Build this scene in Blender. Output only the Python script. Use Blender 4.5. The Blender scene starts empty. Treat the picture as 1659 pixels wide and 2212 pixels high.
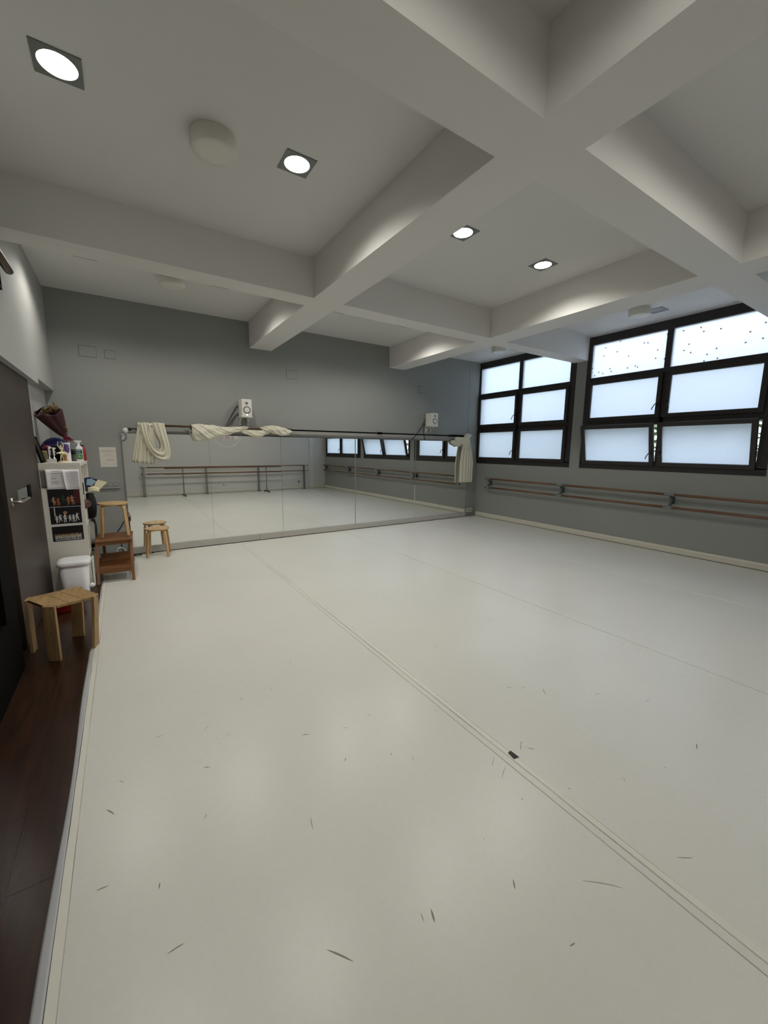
import bpy, bmesh, math, random
from mathutils import Vector, Matrix
random.seed(7)
C = bpy.context.scene.collection
SC = bpy.context.scene
PI = math.pi

# ------------------------------------------------------------------ camera, sky, exposure
def setup_camera():
    yaw, pitch, roll, fpx = 0.57781, -0.15619, 0.00872, 858.49
    sy, cy, sp, cp = math.sin(yaw), math.cos(yaw), math.sin(pitch), math.cos(pitch)
    f = Vector((sy*cp, cy*cp, sp)); r0 = Vector((cy, -sy, 0)); u0 = r0.cross(f)
    r = math.cos(roll)*r0 + math.sin(roll)*u0
    u = -math.sin(roll)*r0 + math.cos(roll)*u0
    cam = bpy.data.cameras.new('camera'); o = bpy.data.objects.new('camera', cam); C.objects.link(o)
    M = Matrix.Identity(4)
    for i in range(3):
        M[i][0], M[i][1], M[i][2] = r[i], u[i], -f[i]
    M[0][3], M[1][3], M[2][3] = 0, 0, 1.7
    o.matrix_world = M
    cam.sensor_fit = 'AUTO'; cam.sensor_width = 36; cam.lens = fpx/2212*36
    cam.clip_start = 0.02
    SC.camera = o
setup_camera()
VS = SC.view_settings
VS.view_transform = 'Standard'; VS.look = 'None'; VS.exposure = 0.22; VS.gamma = 1.0
VS.use_curve_mapping = False
SC.cycles.use_denoising = True
SC.cycles.max_bounces = 10
SC.cycles.diffuse_bounces = 6
SC.cycles.sample_clamp_indirect = 6
W = bpy.data.worlds.new('overcast_sky'); SC.world = W; W.use_nodes = True
wn = W.node_tree.nodes; wl = W.node_tree.links
bg = wn['Background']; # overcast sky: about three times as bright overhead as at the horizon
SKY_Z = 7.2
_tc = wn.new('ShaderNodeTexCoord'); _sp = wn.new('ShaderNodeSeparateXYZ'); wl.new(_tc.outputs['Generated'], _sp.inputs[0])
_ab = wn.new('ShaderNodeMath'); _ab.operation = 'ABSOLUTE'; wl.new(_sp.outputs[2], _ab.inputs[0])
_mr = wn.new('ShaderNodeMapRange'); _mr.inputs[3].default_value = SKY_Z/3; _mr.inputs[4].default_value = SKY_Z; wl.new(_ab.outputs[0], _mr.inputs[0])
bg.inputs[0].default_value = (0.81, 0.93, 1.08, 1); wl.new(_mr.outputs[0], bg.inputs[1])
LAMP_W = 55.0
LAMP_COL = (1.0, 0.97, 0.89)

# ------------------------------------------------------------------ materials
def lin(c):
    return tuple(((v/255)/12.92 if v/255 <= 0.04045 else ((v/255+0.055)/1.055)**2.4) for v in c)
def new_mat(name):
    m = bpy.data.materials.new(name); m.use_nodes = True
    return m, m.node_tree.nodes, m.node_tree.links, m.node_tree.nodes['Principled BSDF']
def mat(name, col, rough=0.6, metal=0.0, var=0.06, scale=6.0, bump=0.0, bscale=80.0, spec=0.5, emit=0.0, coat=0.0):
    m, n, l, b = new_mat(name)
    c = lin(col)
    tc = n.new('ShaderNodeTexCoord')
    no = n.new('ShaderNodeTexNoise'); no.inputs['Scale'].default_value = scale; no.inputs['Detail'].default_value = 4
    l.new(tc.outputs['Object'], no.inputs['Vector'])
    mx = n.new('ShaderNodeMix'); mx.data_type = 'RGBA'
    mx.inputs[6].default_value = (*[v*(1-var) for v in c], 1); mx.inputs[7].default_value = (*[min(1, v*(1+var)) for v in c], 1)
    l.new(no.outputs[0], mx.inputs[0]); l.new(mx.outputs[2], b.inputs['Base Color'])
    b.inputs['Roughness'].default_value = rough; b.inputs['Metallic'].default_value = metal
    b.inputs['Specular IOR Level'].default_value = spec; b.inputs['Coat Weight'].default_value = coat
    if emit:
        b.inputs['Emission Color'].default_value = (*c, 1); b.inputs['Emission Strength'].default_value = emit
    if bump:
        n2 = n.new('ShaderNodeTexNoise'); n2.inputs['Scale'].default_value = bscale; n2.inputs['Detail'].default_value = 3
        l.new(tc.outputs['Object'], n2.inputs['Vector'])
        bp = n.new('ShaderNodeBump'); bp.inputs['Strength'].default_value = bump; bp.inputs['Distance'].default_value = 0.002
        l.new(n2.outputs[0], bp.inputs['Height']); l.new(bp.outputs[0], b.inputs['Normal'])
    return m
def wood(name, c1, c2, axis=1, scale=14.0, rough=0.45, stretch=9.0, knots=False):
    m, n, l, b = new_mat(name)
    tc = n.new('ShaderNodeTexCoord'); mp = n.new('ShaderNodeMapping')
    s = [stretch]*3; s[axis] = 0.9
    mp.inputs['Scale'].default_value = s
    oi = n.new('ShaderNodeObjectInfo'); va = n.new('ShaderNodeVectorMath'); va.operation = 'ADD'
    l.new(oi.outputs['Location'], va.inputs[1]); l.new(tc.outputs['Object'], va.inputs[0]); l.new(va.outputs[0], mp.inputs[0])
    no = n.new('ShaderNodeTexNoise'); no.inputs['Scale'].default_value = scale/4; no.inputs['Detail'].default_value = 7; no.inputs['Distortion'].default_value = 0.7
    l.new(mp.outputs[0], no.inputs['Vector'])
    cr = n.new('ShaderNodeValToRGB'); cr.color_ramp.elements[0].position = 0.32; cr.color_ramp.elements[1].position = 0.7
    cr.color_ramp.elements[0].color = (*lin(c1), 1); cr.color_ramp.elements[1].color = (*lin(c2), 1)
    l.new(no.outputs[0], cr.inputs[0])
    l.new(cr.outputs[0], b.inputs['Base Color']); b.inputs['Roughness'].default_value = rough
    bp = n.new('ShaderNodeBump'); bp.inputs['Strength'].default_value = 0.15; bp.inputs['Distance'].default_value = 0.001
    l.new(no.outputs[0], bp.inputs['Height']); l.new(bp.outputs[0], b.inputs['Normal'])
    return m
def vinyl():
    m, n, l, b = new_mat('dance_vinyl')
    tc = n.new('ShaderNodeTexCoord')
    def noise(sc, det, dist=0, vec=None):
        x = n.new('ShaderNodeTexNoise'); x.inputs['Scale'].default_value = sc; x.inputs['Detail'].default_value = det
        x.inputs['Distortion'].default_value = dist
        l.new(vec or tc.outputs['Object'], x.inputs['Vector']); return x.outputs[0]
    def ramp(src, p0, p1, c0=(0, 0, 0, 1), c1=(1, 1, 1, 1)):
        r = n.new('ShaderNodeValToRGB'); r.color_ramp.elements[0].position = p0; r.color_ramp.elements[1].position = p1
        r.color_ramp.elements[0].color = c0; r.color_ramp.elements[1].color = c1
        l.new(src, r.inputs[0]); return r.outputs[0]
    def mul(a, c):
        x = n.new('ShaderNodeMath'); x.operation = 'MULTIPLY'; l.new(a, x.inputs[0])
        if isinstance(c, float): x.inputs[1].default_value = c
        else: l.new(c, x.inputs[1])
        return x.outputs[0]
    base = ramp(noise(0.7, 6), 0.3, 0.72, (*lin((210, 209, 201)), 1), (*lin((218, 217, 210)), 1))
    # fine speckled wear
    fine = ramp(noise(38, 5, 0.4), 0.35, 0.75)
    mx = n.new('ShaderNodeMix'); mx.data_type = 'RGBA'; mx.blend_type = 'MULTIPLY'; mx.inputs[7].default_value = (0.97, 0.968, 0.962, 1)
    l.new(fine, mx.inputs[0]); l.new(base, mx.inputs[6]); l.new(mx.outputs[2], b.inputs['Base Color'])
    rr = n.new('ShaderNodeMapRange'); rr.inputs[3].default_value = 0.275; rr.inputs[4].default_value = 0.34
    l.new(noise(9.0, 8, 1.0), rr.inputs[0]); l.new(rr.outputs[0], b.inputs['Roughness'])
    b.inputs['Specular IOR Level'].default_value = 0.38
    bp = n.new('ShaderNodeBump'); bp.inputs['Strength'].default_value = 0.10; bp.inputs['Distance'].default_value = 0.004
    l.new(noise(7, 4), bp.inputs['Height']); l.new(bp.outputs[0], b.inputs['Normal'])
    return m
def frosted(name, col, specks=False):
    m, n, l, b = new_mat(name)
    tc = n.new('ShaderNodeTexCoord'); c = lin(col)
    no = n.new('ShaderNodeTexNoise'); no.inputs['Scale'].default_value = 60; no.inputs['Detail'].default_value = 5
    l.new(tc.outputs['Object'], no.inputs['Vector'])
    mx = n.new('ShaderNodeMix'); mx.data_type = 'RGBA'
    mx.inputs[6].default_value = (*[v*0.90 for v in c], 1); mx.inputs[7].default_value = (*c, 1)
    l.new(no.outputs[0], mx.inputs[0])
    colout = mx.outputs[2]
    if specks:
        vo = n.new('ShaderNodeTexVoronoi'); vo.voronoi_dimensions = '2D'; vo.inputs['Scale'].default_value = 5.0
        sx = n.new('ShaderNodeSeparateXYZ'); cx = n.new('ShaderNodeCombineXYZ')
        l.new(tc.outputs['Object'], sx.inputs[0]); l.new(sx.outputs[1], cx.inputs[0]); l.new(sx.outputs[2], cx.inputs[1]); l.new(cx.outputs[0], vo.inputs['Vector'])
        r = n.new('ShaderNodeValToRGB'); r.color_ramp.elements[0].position = 0.03; r.color_ramp.elements[1].position = 0.075
        l.new(vo.outputs['Distance'], r.inputs[0])
        m2 = n.new('ShaderNodeMix'); m2.data_type = 'RGBA'; m2.inputs[6].default_value = (0.12, 0.12, 0.14, 1)
        l.new(r.outputs[0], m2.inputs[0]); l.new(colout, m2.inputs[7]); colout = m2.outputs[2]
    tr = n.new('ShaderNodeBsdfTranslucent'); l.new(colout, tr.inputs[0])
    gl = n.new('ShaderNodeBsdfGlossy'); gl.inputs['Roughness'].default_value = 0.35; gl.inputs[0].default_value = (0.8, 0.85, 0.9, 1)
    ms = n.new('ShaderNodeMixShader'); ms.inputs[0].default_value = 0.04
    rf = n.new('ShaderNodeBsdfGlass'); rf.distribution = 'MULTI_GGX'; rf.inputs['Roughness'].default_value = 0.5; rf.inputs['IOR'].default_value = 1.3
    l.new(colout, rf.inputs[0])
    m0 = n.new('ShaderNodeMixShader'); m0.inputs[0].default_value = 0.65
    l.new(tr.outputs[0], m0.inputs[1]); l.new(rf.outputs[0], m0.inputs[2])
    l.new(m0.outputs[0], ms.inputs[1]); l.new(gl.outputs[0], ms.inputs[2])
    l.new(ms.outputs[0], n['Material Output'].inputs[0])
    return m
def emissive(name, col, strength):
    m, n, l, b = new_mat(name)
    e = n.new('ShaderNodeEmission'); e.inputs[0].default_value = (*col, 1); e.inputs[1].default_value = strength
    l.new(e.outputs[0], n['Material Output'].inputs[0]); return m

M = dict(
    ceiling=mat('ceiling_paint', (212, 211, 209), 0.55, var=0.015, scale=2, spec=0.3),
    beam=mat('beam_paint', (218, 216, 213), 0.6, var=0.015, scale=2, spec=0.3),
    wall=mat('grey_wall_paint', (142, 144, 141), 0.75, var=0.03, scale=1.5, bump=0.1, spec=0.3),
    white_wall=mat('white_wall_paint', (168, 168, 165), 0.7, var=0.02, scale=1.5, spec=0.3),
    rear_wall=mat('pale_grey_wall_paint', (204, 202, 197), 0.75, var=0.03, scale=1.5, spec=0.3),
    skirting=mat('cream_skirting', (196, 193, 180), 0.5, var=0.05, scale=3),
    kick=mat('grey_plinth_laminate', (176, 172, 166), 0.45, var=0.05, scale=3),
    vinyl=vinyl(),
    tape=mat('white_seam_tape', (218, 216, 205), 0.35, var=0.04, scale=9),
    underlay=mat('grey_vinyl_edge', (176, 177, 180), 0.5, var=0.06, scale=5),
    black_tape=mat('black_tape', (34, 32, 28), 0.6),
    scuff=mat('scuff_stain', (136, 131, 119), 0.6, var=0.3, scale=60),
    plank=wood('dark_laminate', (36, 21, 12), (54, 32, 19), 1, rough=0.28),
    darkwood=wood('dark_door_veneer', (50, 41, 34), (62, 51, 43), 2, rough=0.5),
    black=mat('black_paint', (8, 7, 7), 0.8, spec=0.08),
    winframe=mat('window_frame_coating', (38, 33, 33), 0.45, var=0.1),
    glass=frosted('frosted_glass', (218, 222, 228)),
    glass_dirty=frosted('frosted_glass_flecked', (226, 228, 234), True),
    darkglass=mat('dark_door_glass', (58, 58, 70), 0.15),
    metal=mat('brushed_steel', (170, 168, 162), 0.3, 0.9),
    grey_metal=mat('grey_coated_metal', (120, 124, 122), 0.45, 0.3),
    bracket=mat('grey_green_bracket', (92, 98, 96), 0.5, 0.2),
    darkmetal=mat('dark_metal', (50, 50, 50), 0.4, 0.6),
    barre_wood=wood('barre_wood', (96, 68, 48), (120, 88, 62), 1, rough=0.4),
    barre_wood_x=wood('barre_wood_rear', (96, 68, 48), (120, 88, 62), 0, rough=0.4),
    birch=wood('birch_veneer', (176, 143, 98), (200, 168, 122), 1, rough=0.5),
    birch_leg=wood('birch_leg', (170, 136, 92), (200, 168, 122), 2, rough=0.5),
    brown=wood('brown_stained_pine', (104, 66, 36), (134, 88, 50), 0, rough=0.45),
    brown_leg=wood('brown_stained_leg', (104, 66, 36), (134, 88, 50), 2, rough=0.45),
    pine=wood('rough_pine', (138, 108, 68), (168, 136, 92), 1, rough=0.65),
    pine_leg=wood('rough_pine_leg', (140, 110, 70), (174, 142, 98), 2, rough=0.65),
    knot=mat('pine_knot', (56, 36, 20), 0.7),
    white_plastic=mat('white_plastic', (226, 226, 228), 0.4, var=0.02),
    offwhite=mat('white_fitting', (214, 212, 204), 0.5, var=0.02),
    shelf=mat('white_shelf_laminate', (216, 212, 200), 0.5, var=0.03),
    red=mat('red_plastic', (168, 22, 22), 0.4),
    redbottle=mat('red_bottle', (142, 32, 28), 0.4),
    cream=mat('cream_cotton', (210, 206, 188), 0.9, var=0.05, scale=20, bump=0.15, bscale=300, spec=0.2),
    maroon=mat('maroon_wrap', (56, 9, 15), 0.6, var=0.25, scale=12),
    dried=mat('dried_flowers', (116, 92, 56), 0.9, var=0.3, scale=30),
    blue=mat('blue_ball', (13, 19, 82), 0.45),
    silver=mat('silver_trophy', (220, 220, 220), 0.15, 1.0),
    marble=mat('pale_stone', (196, 194, 190), 0.4, var=0.12, scale=20),
    ivory=mat('ivory_resin', (226, 214, 176), 0.45),
    purple=mat('purple_print', (92, 70, 132), 0.5, var=0.3, scale=20),
    green=mat('green_label', (70, 128, 60), 0.5, var=0.15, scale=30),
    teal=mat('dark_green_label', (36, 84, 74), 0.5),
    magenta=mat('magenta_petals', (104, 18, 44), 0.7, var=0.3, scale=30),
    beige=mat('beige_pot', (186, 172, 130), 0.6),
    cardboard=mat('tan_card', (176, 128, 84), 0.7),
    paper=mat('white_paper', (226, 222, 226), 0.8, var=0.03),
    grey_print=mat('grey_print', (120, 116, 116), 0.8, var=0.3, scale=40),
    ink=mat('grey_ink', (140, 134, 136), 0.8),
    poster=mat('cream_paper', (208, 204, 194), 0.8),
    photo_black=mat('dark_photo_print', (14, 13, 18), 0.4, var=0.4, scale=14),
    photo_orange=mat('orange_print', (178, 96, 50), 0.5),
    photo_skin=mat('tan_print', (176, 140, 102), 0.5),
    photo_white=mat('white_print', (220, 220, 214), 0.5),
    photo_green=mat('green_print', (34, 62, 50), 0.5),
    photo_red=mat('red_print', (70, 14, 18), 0.5),
    navy=mat('navy_cover', (26, 38, 84), 0.5),
    skyblue=mat('pale_blue_print', (150, 178, 194), 0.5),
    cream_page=mat('cream_page', (232, 224, 188), 0.7),
    black_cloth=mat('black_cloth', (16, 16, 18), 0.9, bump=0.2),
    brown_leather=mat('brown_leather', (72, 42, 32), 0.5),
    grey_cloth=mat('pale_grey_cloth', (176, 174, 166), 0.9, var=0.15, scale=16),
    straw=mat('straw_basket', (170, 152, 112), 0.8, var=0.25, scale=50),
    speaker_white=mat('white_speaker_cabinet', (222, 221, 212), 0.5, var=0.02),
    cone=mat('white_cone', (212, 211, 204), 0.6),
    rubber=mat('black_rubber', (18, 18, 18), 0.6),
    grey=mat('mid_grey', (110, 112, 106), 0.6),
    led=emissive('lit_badge', (1, 0.97, 0.9), 1.6),
    lamp=emissive('downlight_diffuser', (1.0, 0.97, 0.88), 9.0),
    lamp_off=mat('unlit_diffuser', (92, 100, 98), 0.3),
    bronze=mat('bronze_metal', (92, 70, 46), 0.35, 0.6),
    picture=mat('dark_painting', (44, 38, 34), 0.6, var=0.4, scale=8),
    pink_print=mat('pink_vinyl_letters', (206, 176, 186), 0.6),
    white_print=mat('white_vinyl_letters', (228, 228, 224), 0.6),
    leaf=mat('leaf_green', (96, 124, 70), 0.7, var=0.3, scale=3),
    gap_shade=mat('painted_shadow_grey', (84, 85, 81), 0.9),
    facade=mat('sky_mask_facade', (186, 184, 178), 0.8, var=0.1, scale=.6),
    ground=mat('courtyard_paving', (176, 172, 164), 0.8, var=0.1),
    mirror_back=mat('mirror_backing', (150, 149, 144), 0.6),
    white_cable=mat('white_cable', (206, 204, 196), 0.5),
)
def mirror_mat():
    m, n, l, b = new_mat('mirror_glass')
    b.inputs['Base Color'].default_value = (0.93, 0.945, 0.925, 1); b.inputs['Metallic'].default_value = 1; b.inputs['Roughness'].default_value = 0.012
    return m
M['mirror'] = mirror_mat()

# ------------------------------------------------------------------ mesh helpers
class MB:
    def __init__(s): s.v = []; s.f = []; s.m = []; s.sm = []
    def add(s, vs, fs, mi=0, smooth=False, T=None):
        k = len(s.v)
        s.v += [tuple(T @ Vector(p)) if T is not None else tuple(p) for p in vs]
        s.f += [tuple(i+k for i in f) for f in fs]; s.m += [mi]*len(fs); s.sm += [smooth]*len(fs)
        return s
    def box(s, x0, x1, y0, y1, z0, z1, mi=0, T=None):
        vs = [(x, y, z) for z in (z0, z1) for y in (y0, y1) for x in (x0, x1)]
        fs = [(0, 2, 3, 1), (4, 5, 7, 6), (0, 1, 5, 4), (2, 6, 7, 3), (0, 4, 6, 2), (1, 3, 7, 5)]
        return s.add(vs, fs, mi, False, T)
    def lathe(s, prof, c=(0, 0, 0), n=24, mi=0, smooth=True, T=None, cap=True):
        vs = []; fs = []
        for r, z in prof:
            for k in range(n):
                a = 2*PI*k/n; vs.append((c[0]+r*math.cos(a), c[1]+r*math.sin(a), c[2]+z))
        for i in range(len(prof)-1):
            for k in range(n):
                j = (k+1) % n; fs.append((i*n+k, i*n+j, (i+1)*n+j, (i+1)*n+k))
        s.add(vs, fs, mi, smooth, T)
        if cap:
            q = len(prof)-1
            s.add([vs[k] for k in range(n)], [tuple(range(n-1, -1, -1))], mi, False, T)
            s.add([vs[q*n+k] for k in range(n)], [tuple(range(n))], mi, False, T)
        return s
    def tube(s, pts, r, n=8, mi=0, smooth=True, T=None, cap=True):
        pts = [Vector(p) for p in pts]; rs = r if isinstance(r, (list, tuple)) else [r]*len(pts)
        vs = []; fs = []; up = None
        for i, p in enumerate(pts):
            d = (pts[min(i+1, len(pts)-1)] - pts[max(i-1, 0)]).normalized()
            if up is None:
                up = Vector((0, 0, 1)) if abs(d.z) < 0.9 else Vector((1, 0, 0))
            a = d.cross(up).normalized(); b = a.cross(d).normalized(); up = b
            for k in range(n):
                t = 2*PI*k/n; vs.append(p + rs[i]*(math.cos(t)*a + math.sin(t)*b))
        for i in range(len(pts)-1):
            for k in range(n):
                j = (k+1) % n; fs.append((i*n+k, i*n+j, (i+1)*n+j, (i+1)*n+k))
        if cap:
            fs.append(tuple(range(n-1, -1, -1))); q = (len(pts)-1)*n; fs.append(tuple(q+k for k in range(n)))
        return s.add(vs, fs, mi, smooth, T)
    def grid(s, fn, nu, nv, mi=0, smooth=True, closed=False, T=None):
        vs = [fn(u/nu, v/nv) for v in range(nv+1) for u in range(nu + (0 if closed else 1))]
        w = nu if closed else nu+1; fs = []
        for v in range(nv):
            for u in range(nu):
                u2 = (u+1) % w
                fs.append((v*w+u, v*w+u2, (v+1)*w+u2, (v+1)*w+u))
        return s.add(vs, fs, mi, smooth, T)
    def prism(s, poly, a, b, axis=1, mi=0, T=None, smooth=False):
        """extrude a polygon along an axis: axis 1 polygon is (x,z), axis 0 polygon is (y,z), axis 2 polygon is (x,y)"""
        def P(p, t): return (p[0], t, p[1]) if axis == 1 else (t, p[0], p[1]) if axis == 0 else (p[0], p[1], t)
        n = len(poly); vs = [P(p, a) for p in poly] + [P(p, b) for p in poly]
        fs = [tuple(range(n)), tuple(range(2*n-1, n-1, -1))] + [(i, n+i, n+(i+1) % n, (i+1) % n) for i in range(n)]
        return s.add(vs, fs, mi, smooth, T)
    def sphere(s, c, r, n=16, mi=0, T=None):
        rx, ry, rz = r if isinstance(r, (list, tuple)) else (r, r, r)
        h = n//2
        return s.grid(lambda u, v: (c[0]+rx*math.sin(PI*min(max(v, .001), .999))*math.cos(2*PI*u), c[1]+ry*math.sin(PI*min(max(v, .001), .999))*math.sin(2*PI*u), c[2]-rz*math.cos(PI*v)), n, h, mi, True, True, T)
    def kx(s): s.v = [(x*KX, y, z) for x, y, z in s.v]; return s
    def build(s, name, mats, parent=None, bevel=0, solid=0, world=False, sub=0):
        me = bpy.data.meshes.new(name)
        off = Vector((0, 0, 0))
        if world and parent is not None:
            p = parent
            while p is not None: off = off + p.location; p = p.parent
        me.from_pydata([tuple(Vector(v)-off) for v in s.v], [], s.f)
        mats = mats if isinstance(mats, (list, tuple)) else [mats]
        for m in mats: me.materials.append(m)
        for p, mi, sm in zip(me.polygons, s.m, s.sm): p.material_index = mi; p.use_smooth = sm
        me.update()
        b = bmesh.new(); b.from_mesh(me); bmesh.ops.recalc_face_normals(b, faces=b.faces); b.to_mesh(me); b.free()
        o = bpy.data.objects.new(name, me); C.objects.link(o)
        if parent is not None: o.parent = parent
        if bevel:
            md = o.modifiers.new('bevel', 'BEVEL'); md.width = bevel; md.segments = 2; md.limit_method = 'ANGLE'; md.angle_limit = 0.7
        if solid:
            md = o.modifiers.new('solid', 'SOLIDIFY'); md.thickness = solid; md.offset = 0
        if sub:
            md = o.modifiers.new('sub', 'SUBSURF'); md.levels = sub; md.render_levels = sub
        return o
def thing(name, label, cat, loc=(0, 0, 0), rz=0, group=None):
    o = bpy.data.objects.new(name, None); C.objects.link(o)
    o.location = loc; o.rotation_euler = (0, 0, rz); o.empty_display_size = 0.1
    o['label'] = label; o['category'] = cat
    if group: o['group'] = group
    return o
def tag(o, label, cat, group=None):
    o['label'] = label; o['category'] = cat
    if group: o['group'] = group
    return o
def struct(name, loc=(0, 0, 0), label=None):
    o = bpy.data.objects.new(name, None); C.objects.link(o); o.location = loc; o.empty_display_size = 0.1
    o['kind'] = 'structure'
    if label: o['label'] = label
    return o
def S(o, label=None):
    o['kind'] = 'structure'
    if label: o['label'] = label
    return o
def copy_tree(o, parent=None):
    c = o.copy(); C.objects.link(c)
    if parent is not None: c.parent = parent
    for ch in list(o.children): copy_tree(ch, c)
    return c
def smooth_pts(P, n=8):
    """Catmull-Rom through P"""
    P = [Vector(p) for p in P]; out = []
    for i in range(len(P)-1):
        p0, p1, p2, p3 = P[max(i-1, 0)], P[i], P[i+1], P[min(i+2, len(P)-1)]
        for k in range(n):
            t = k/n
            out.append(0.5*((2*p1)+(p2-p0)*t+(2*p0-5*p1+4*p2-p3)*t*t+(3*p1-p0-3*p2+p3)*t**3))
    out.append(P[-1]); return out
def interp(x, tab):
    for (x0, *a), (x1, *b) in zip(tab, tab[1:]):
        if x <= x1:
            t = max(0, (x-x0)/(x1-x0)); t = t*t*(3-2*t)
            return [p+(q-p)*t for p, q in zip(a, b)]
    return list(tab[-1][1:])

# ------------------------------------------------------------------ room dimensions (metres)
D, R, L, LL, REAR = 7.399, 7.676, -0.752, -0.85, -1.40
ZC, ZB = 3.854, 3.426
AL, AR, BL, BR = 1.995, 2.377, 4.926, 5.329
C1N, C1F, C2N, C2F = 4.589, 4.875, 1.551, 1.883

# ------------------------------------------------------------------ floor
fl = S(MB().box(-1.05, R+.2, REAR-.2, D+.2, -0.12, -0.022).build('floor', M['plank']), 'dark laminate floor under white dance vinyl')
xs = [-0.89, -0.70, -0.51, -0.32]
for i in range(3):
    y = REAR + [0.0, -.5, -.9][i]
    while y < D:
        y1 = y+1.38
        MB().box(xs[i]+.0004, xs[i+1]-.0004, max(y, REAR)+.0004, min(y1, D)-.0004, -0.022, 0.0).build('plank', M['plank'], fl, bevel=.0006)
        y = y1
vx = [-0.318, 1.705, 3.728, 5.735, R-.012]
for i in range(4):
    o = MB().box(vx[i]+.001, vx[i+1]-.0025, REAR+.02, D-.06, -0.022, 0.004).build('vinyl_sheet', M['vinyl'], fl, bevel=.0015)
def strip(x0, x1, y0, y1, z, wob, name, m, seed=0, h=.0012):
    rnd = random.Random(seed); n = 40
    pts = [(rnd.uniform(-wob, wob), rnd.uniform(-wob, wob)) for _ in range(n+1)]
    b = MB()
    vs = []; fs = []
    for k in range(n+1):
        y = y0+(y1-y0)*k/n; a, c = x0+pts[k][0], x1+pts[k][1]
        vs += [(a, y, z-h), (a+.001, y, z), (c-.001, y, z), (c, y, z-h)]
    for k in range(n):
        for j in range(3): fs.append((4*k+j, 4*k+j+1, 4*k+4+j+1, 4*k+4+j))
    b.add(vs, fs, 0, False)
    return b.build(name, m, fl)
strip(1.683, 1.716, REAR+.03, 7.30, .0062, .0015, 'seam_tape', M['tape'], 1, .0022)
strip(1.640, 1.681, REAR+.03, 7.10, .0050, .0015, 'seam_tape', M['vinyl'], 7, .0012)
strip(3.712, 3.738, REAR+.03, 7.30, .0058, .0015, 'seam_tape', M['tape'], 2, .0018)
strip(5.722, 5.742, REAR+.03, 7.30, .0055, .001, 'seam_tape', M['tape'], 3, .0015)
for a_, c_, z_ in ((1.6780, 1.6815, .0050), (1.7160, 1.7174, .0050), (1.6372, 1.6385, .0049), (3.7085, 3.7118, .0050), (3.7380, 3.7392, .0048), (-.3005, -.2988, .0050)):
    strip(a_, c_, REAR+.05, 7.2, z_, .0012, 'seam_line', M['scuff'], int(a_*1000) % 97, .0008)
strip(-0.332, -0.301, REAR+.03, 7.25, .0064, .002, 'edge_tape', M['tape'], 4, .0024)
def edge_strip():
    b = MB(); n = 80; y0, y1 = REAR+.02, 7.3; rnd = random.Random(5); ph = [rnd.uniform(0, 6) for _ in range(3)]
    def w(y): return .006*math.sin(y*1.7+ph[0])+.004*math.sin(y*4.1+ph[1])
    b.grid(lambda u, v: ((-.333 + (-.030+w(y0+(y1-y0)*v))*u if y0+(y1-y0)*v < 4.0 else -.333-.016*u), y0+(y1-y0)*v, .0035-.003*u*u), 4, n)
    return b.build('vinyl_edge', M['underlay'], fl, solid=.002)
edge_strip()
# black tape patch across the first seam, with torn tape crumbs
tag(MB().prism([(1.698, 1.297), (1.690, 1.248), (1.726, 1.243), (1.724, 1.300)], .0064, .0080, 2).build('tape_patch', M['black_tape']),
    'small black tape patch stuck across the floor seam', 'tape')
def scuffs():
    b = MB(); rnd = random.Random(11)
    marks = [(0.312, 2.861, .03, 1.2, .004), (0.754, 2.614, .03, .4, .004), (2.216, 1.717, .07, -.5, .006), (2.386, 1.55, .10, .9, .007), (2.30, 1.66, .05, .1, .005),
             (2.674, 0.739, .085, .35, .009), (0.789, 2.052, .06, -.4, .006), (0.594, 1.496, .09, 1.35, .004), (0.486, 0.994, .13, -.9, .006),
             (0.826, 0.913, .06, 1.2, .010), (0.79, .93, .04, 1.3, .004), (1.166, 0.822, .05, .9, .008), (-0.178, 2.058, .08, -1.0, .007), (0.021, 1.315, .07, .05, .004),
             (-0.011, 1.57, .035, 1.4, .006), (1.464, 0.636, .20, -.75, .002), (1.862, 0.499, .09, -.6, .003), (1.517, 1.058, .02, .9, .006),
             (1.772, 0.968, .012, 0, .009), (2.142, 2.453, .05, .3, .005), (2.683, 1.331, .05, -.6, .006), (1.137, 1.648, .02, .5, .008),
             (1.80, 1.29, .07, .7, .005), (1.84, 1.25, .05, -.8, .006), (1.83, 1.31, .04, .1, .005), (1.58, 1.30, .10, .55, .003), (1.57, 1.22, .12, .5, .003), (2.9, 1.1, .06, -.3, .004),
             (0.25, 2.1, .05, -.6, .005), (0.4, 2.3, .04, .7, .004), (0.05, 2.5, .05, .1, .004), (1.0, 2.9, .05, .6, .004), (3.0, 2.6, .06, .4, .004), (0.9, 1.75, .04, .8, .006), (1.2, 2.0, .03, -.5, .004)]
    for _ in range(46):
        marks.append((rnd.uniform(-.2, 5.5), rnd.uniform(.4, 6.5), rnd.uniform(.01, .06), rnd.uniform(-1.5, 1.5), rnd.uniform(.002, .005)))
    for x, y, ln, a, w in marks:
        n = 5; ln *= .75; curve = rnd.uniform(-.14, .14); vs = []; fs = []
        for k in range(n+1):
            t = k/n-.5; wd = w*.36*(1-(2*t)**2)+.0003
            px, py = t*ln, curve*ln*(t*t)
            c, s_ = math.cos(a), math.sin(a)
            for q in (-1, 1):
                X, Y = px, py+q*wd
                vs.append((x+c*X-s_*Y, y+s_*X+c*Y, .0048))
        for k in range(n): fs.append((2*k, 2*k+1, 2*k+3, 2*k+2))
        b.add(vs, fs)
    o = b.build('scuff_marks', M['scuff'], fl); o['kind'] = 'stuff'
scuffs()

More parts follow.
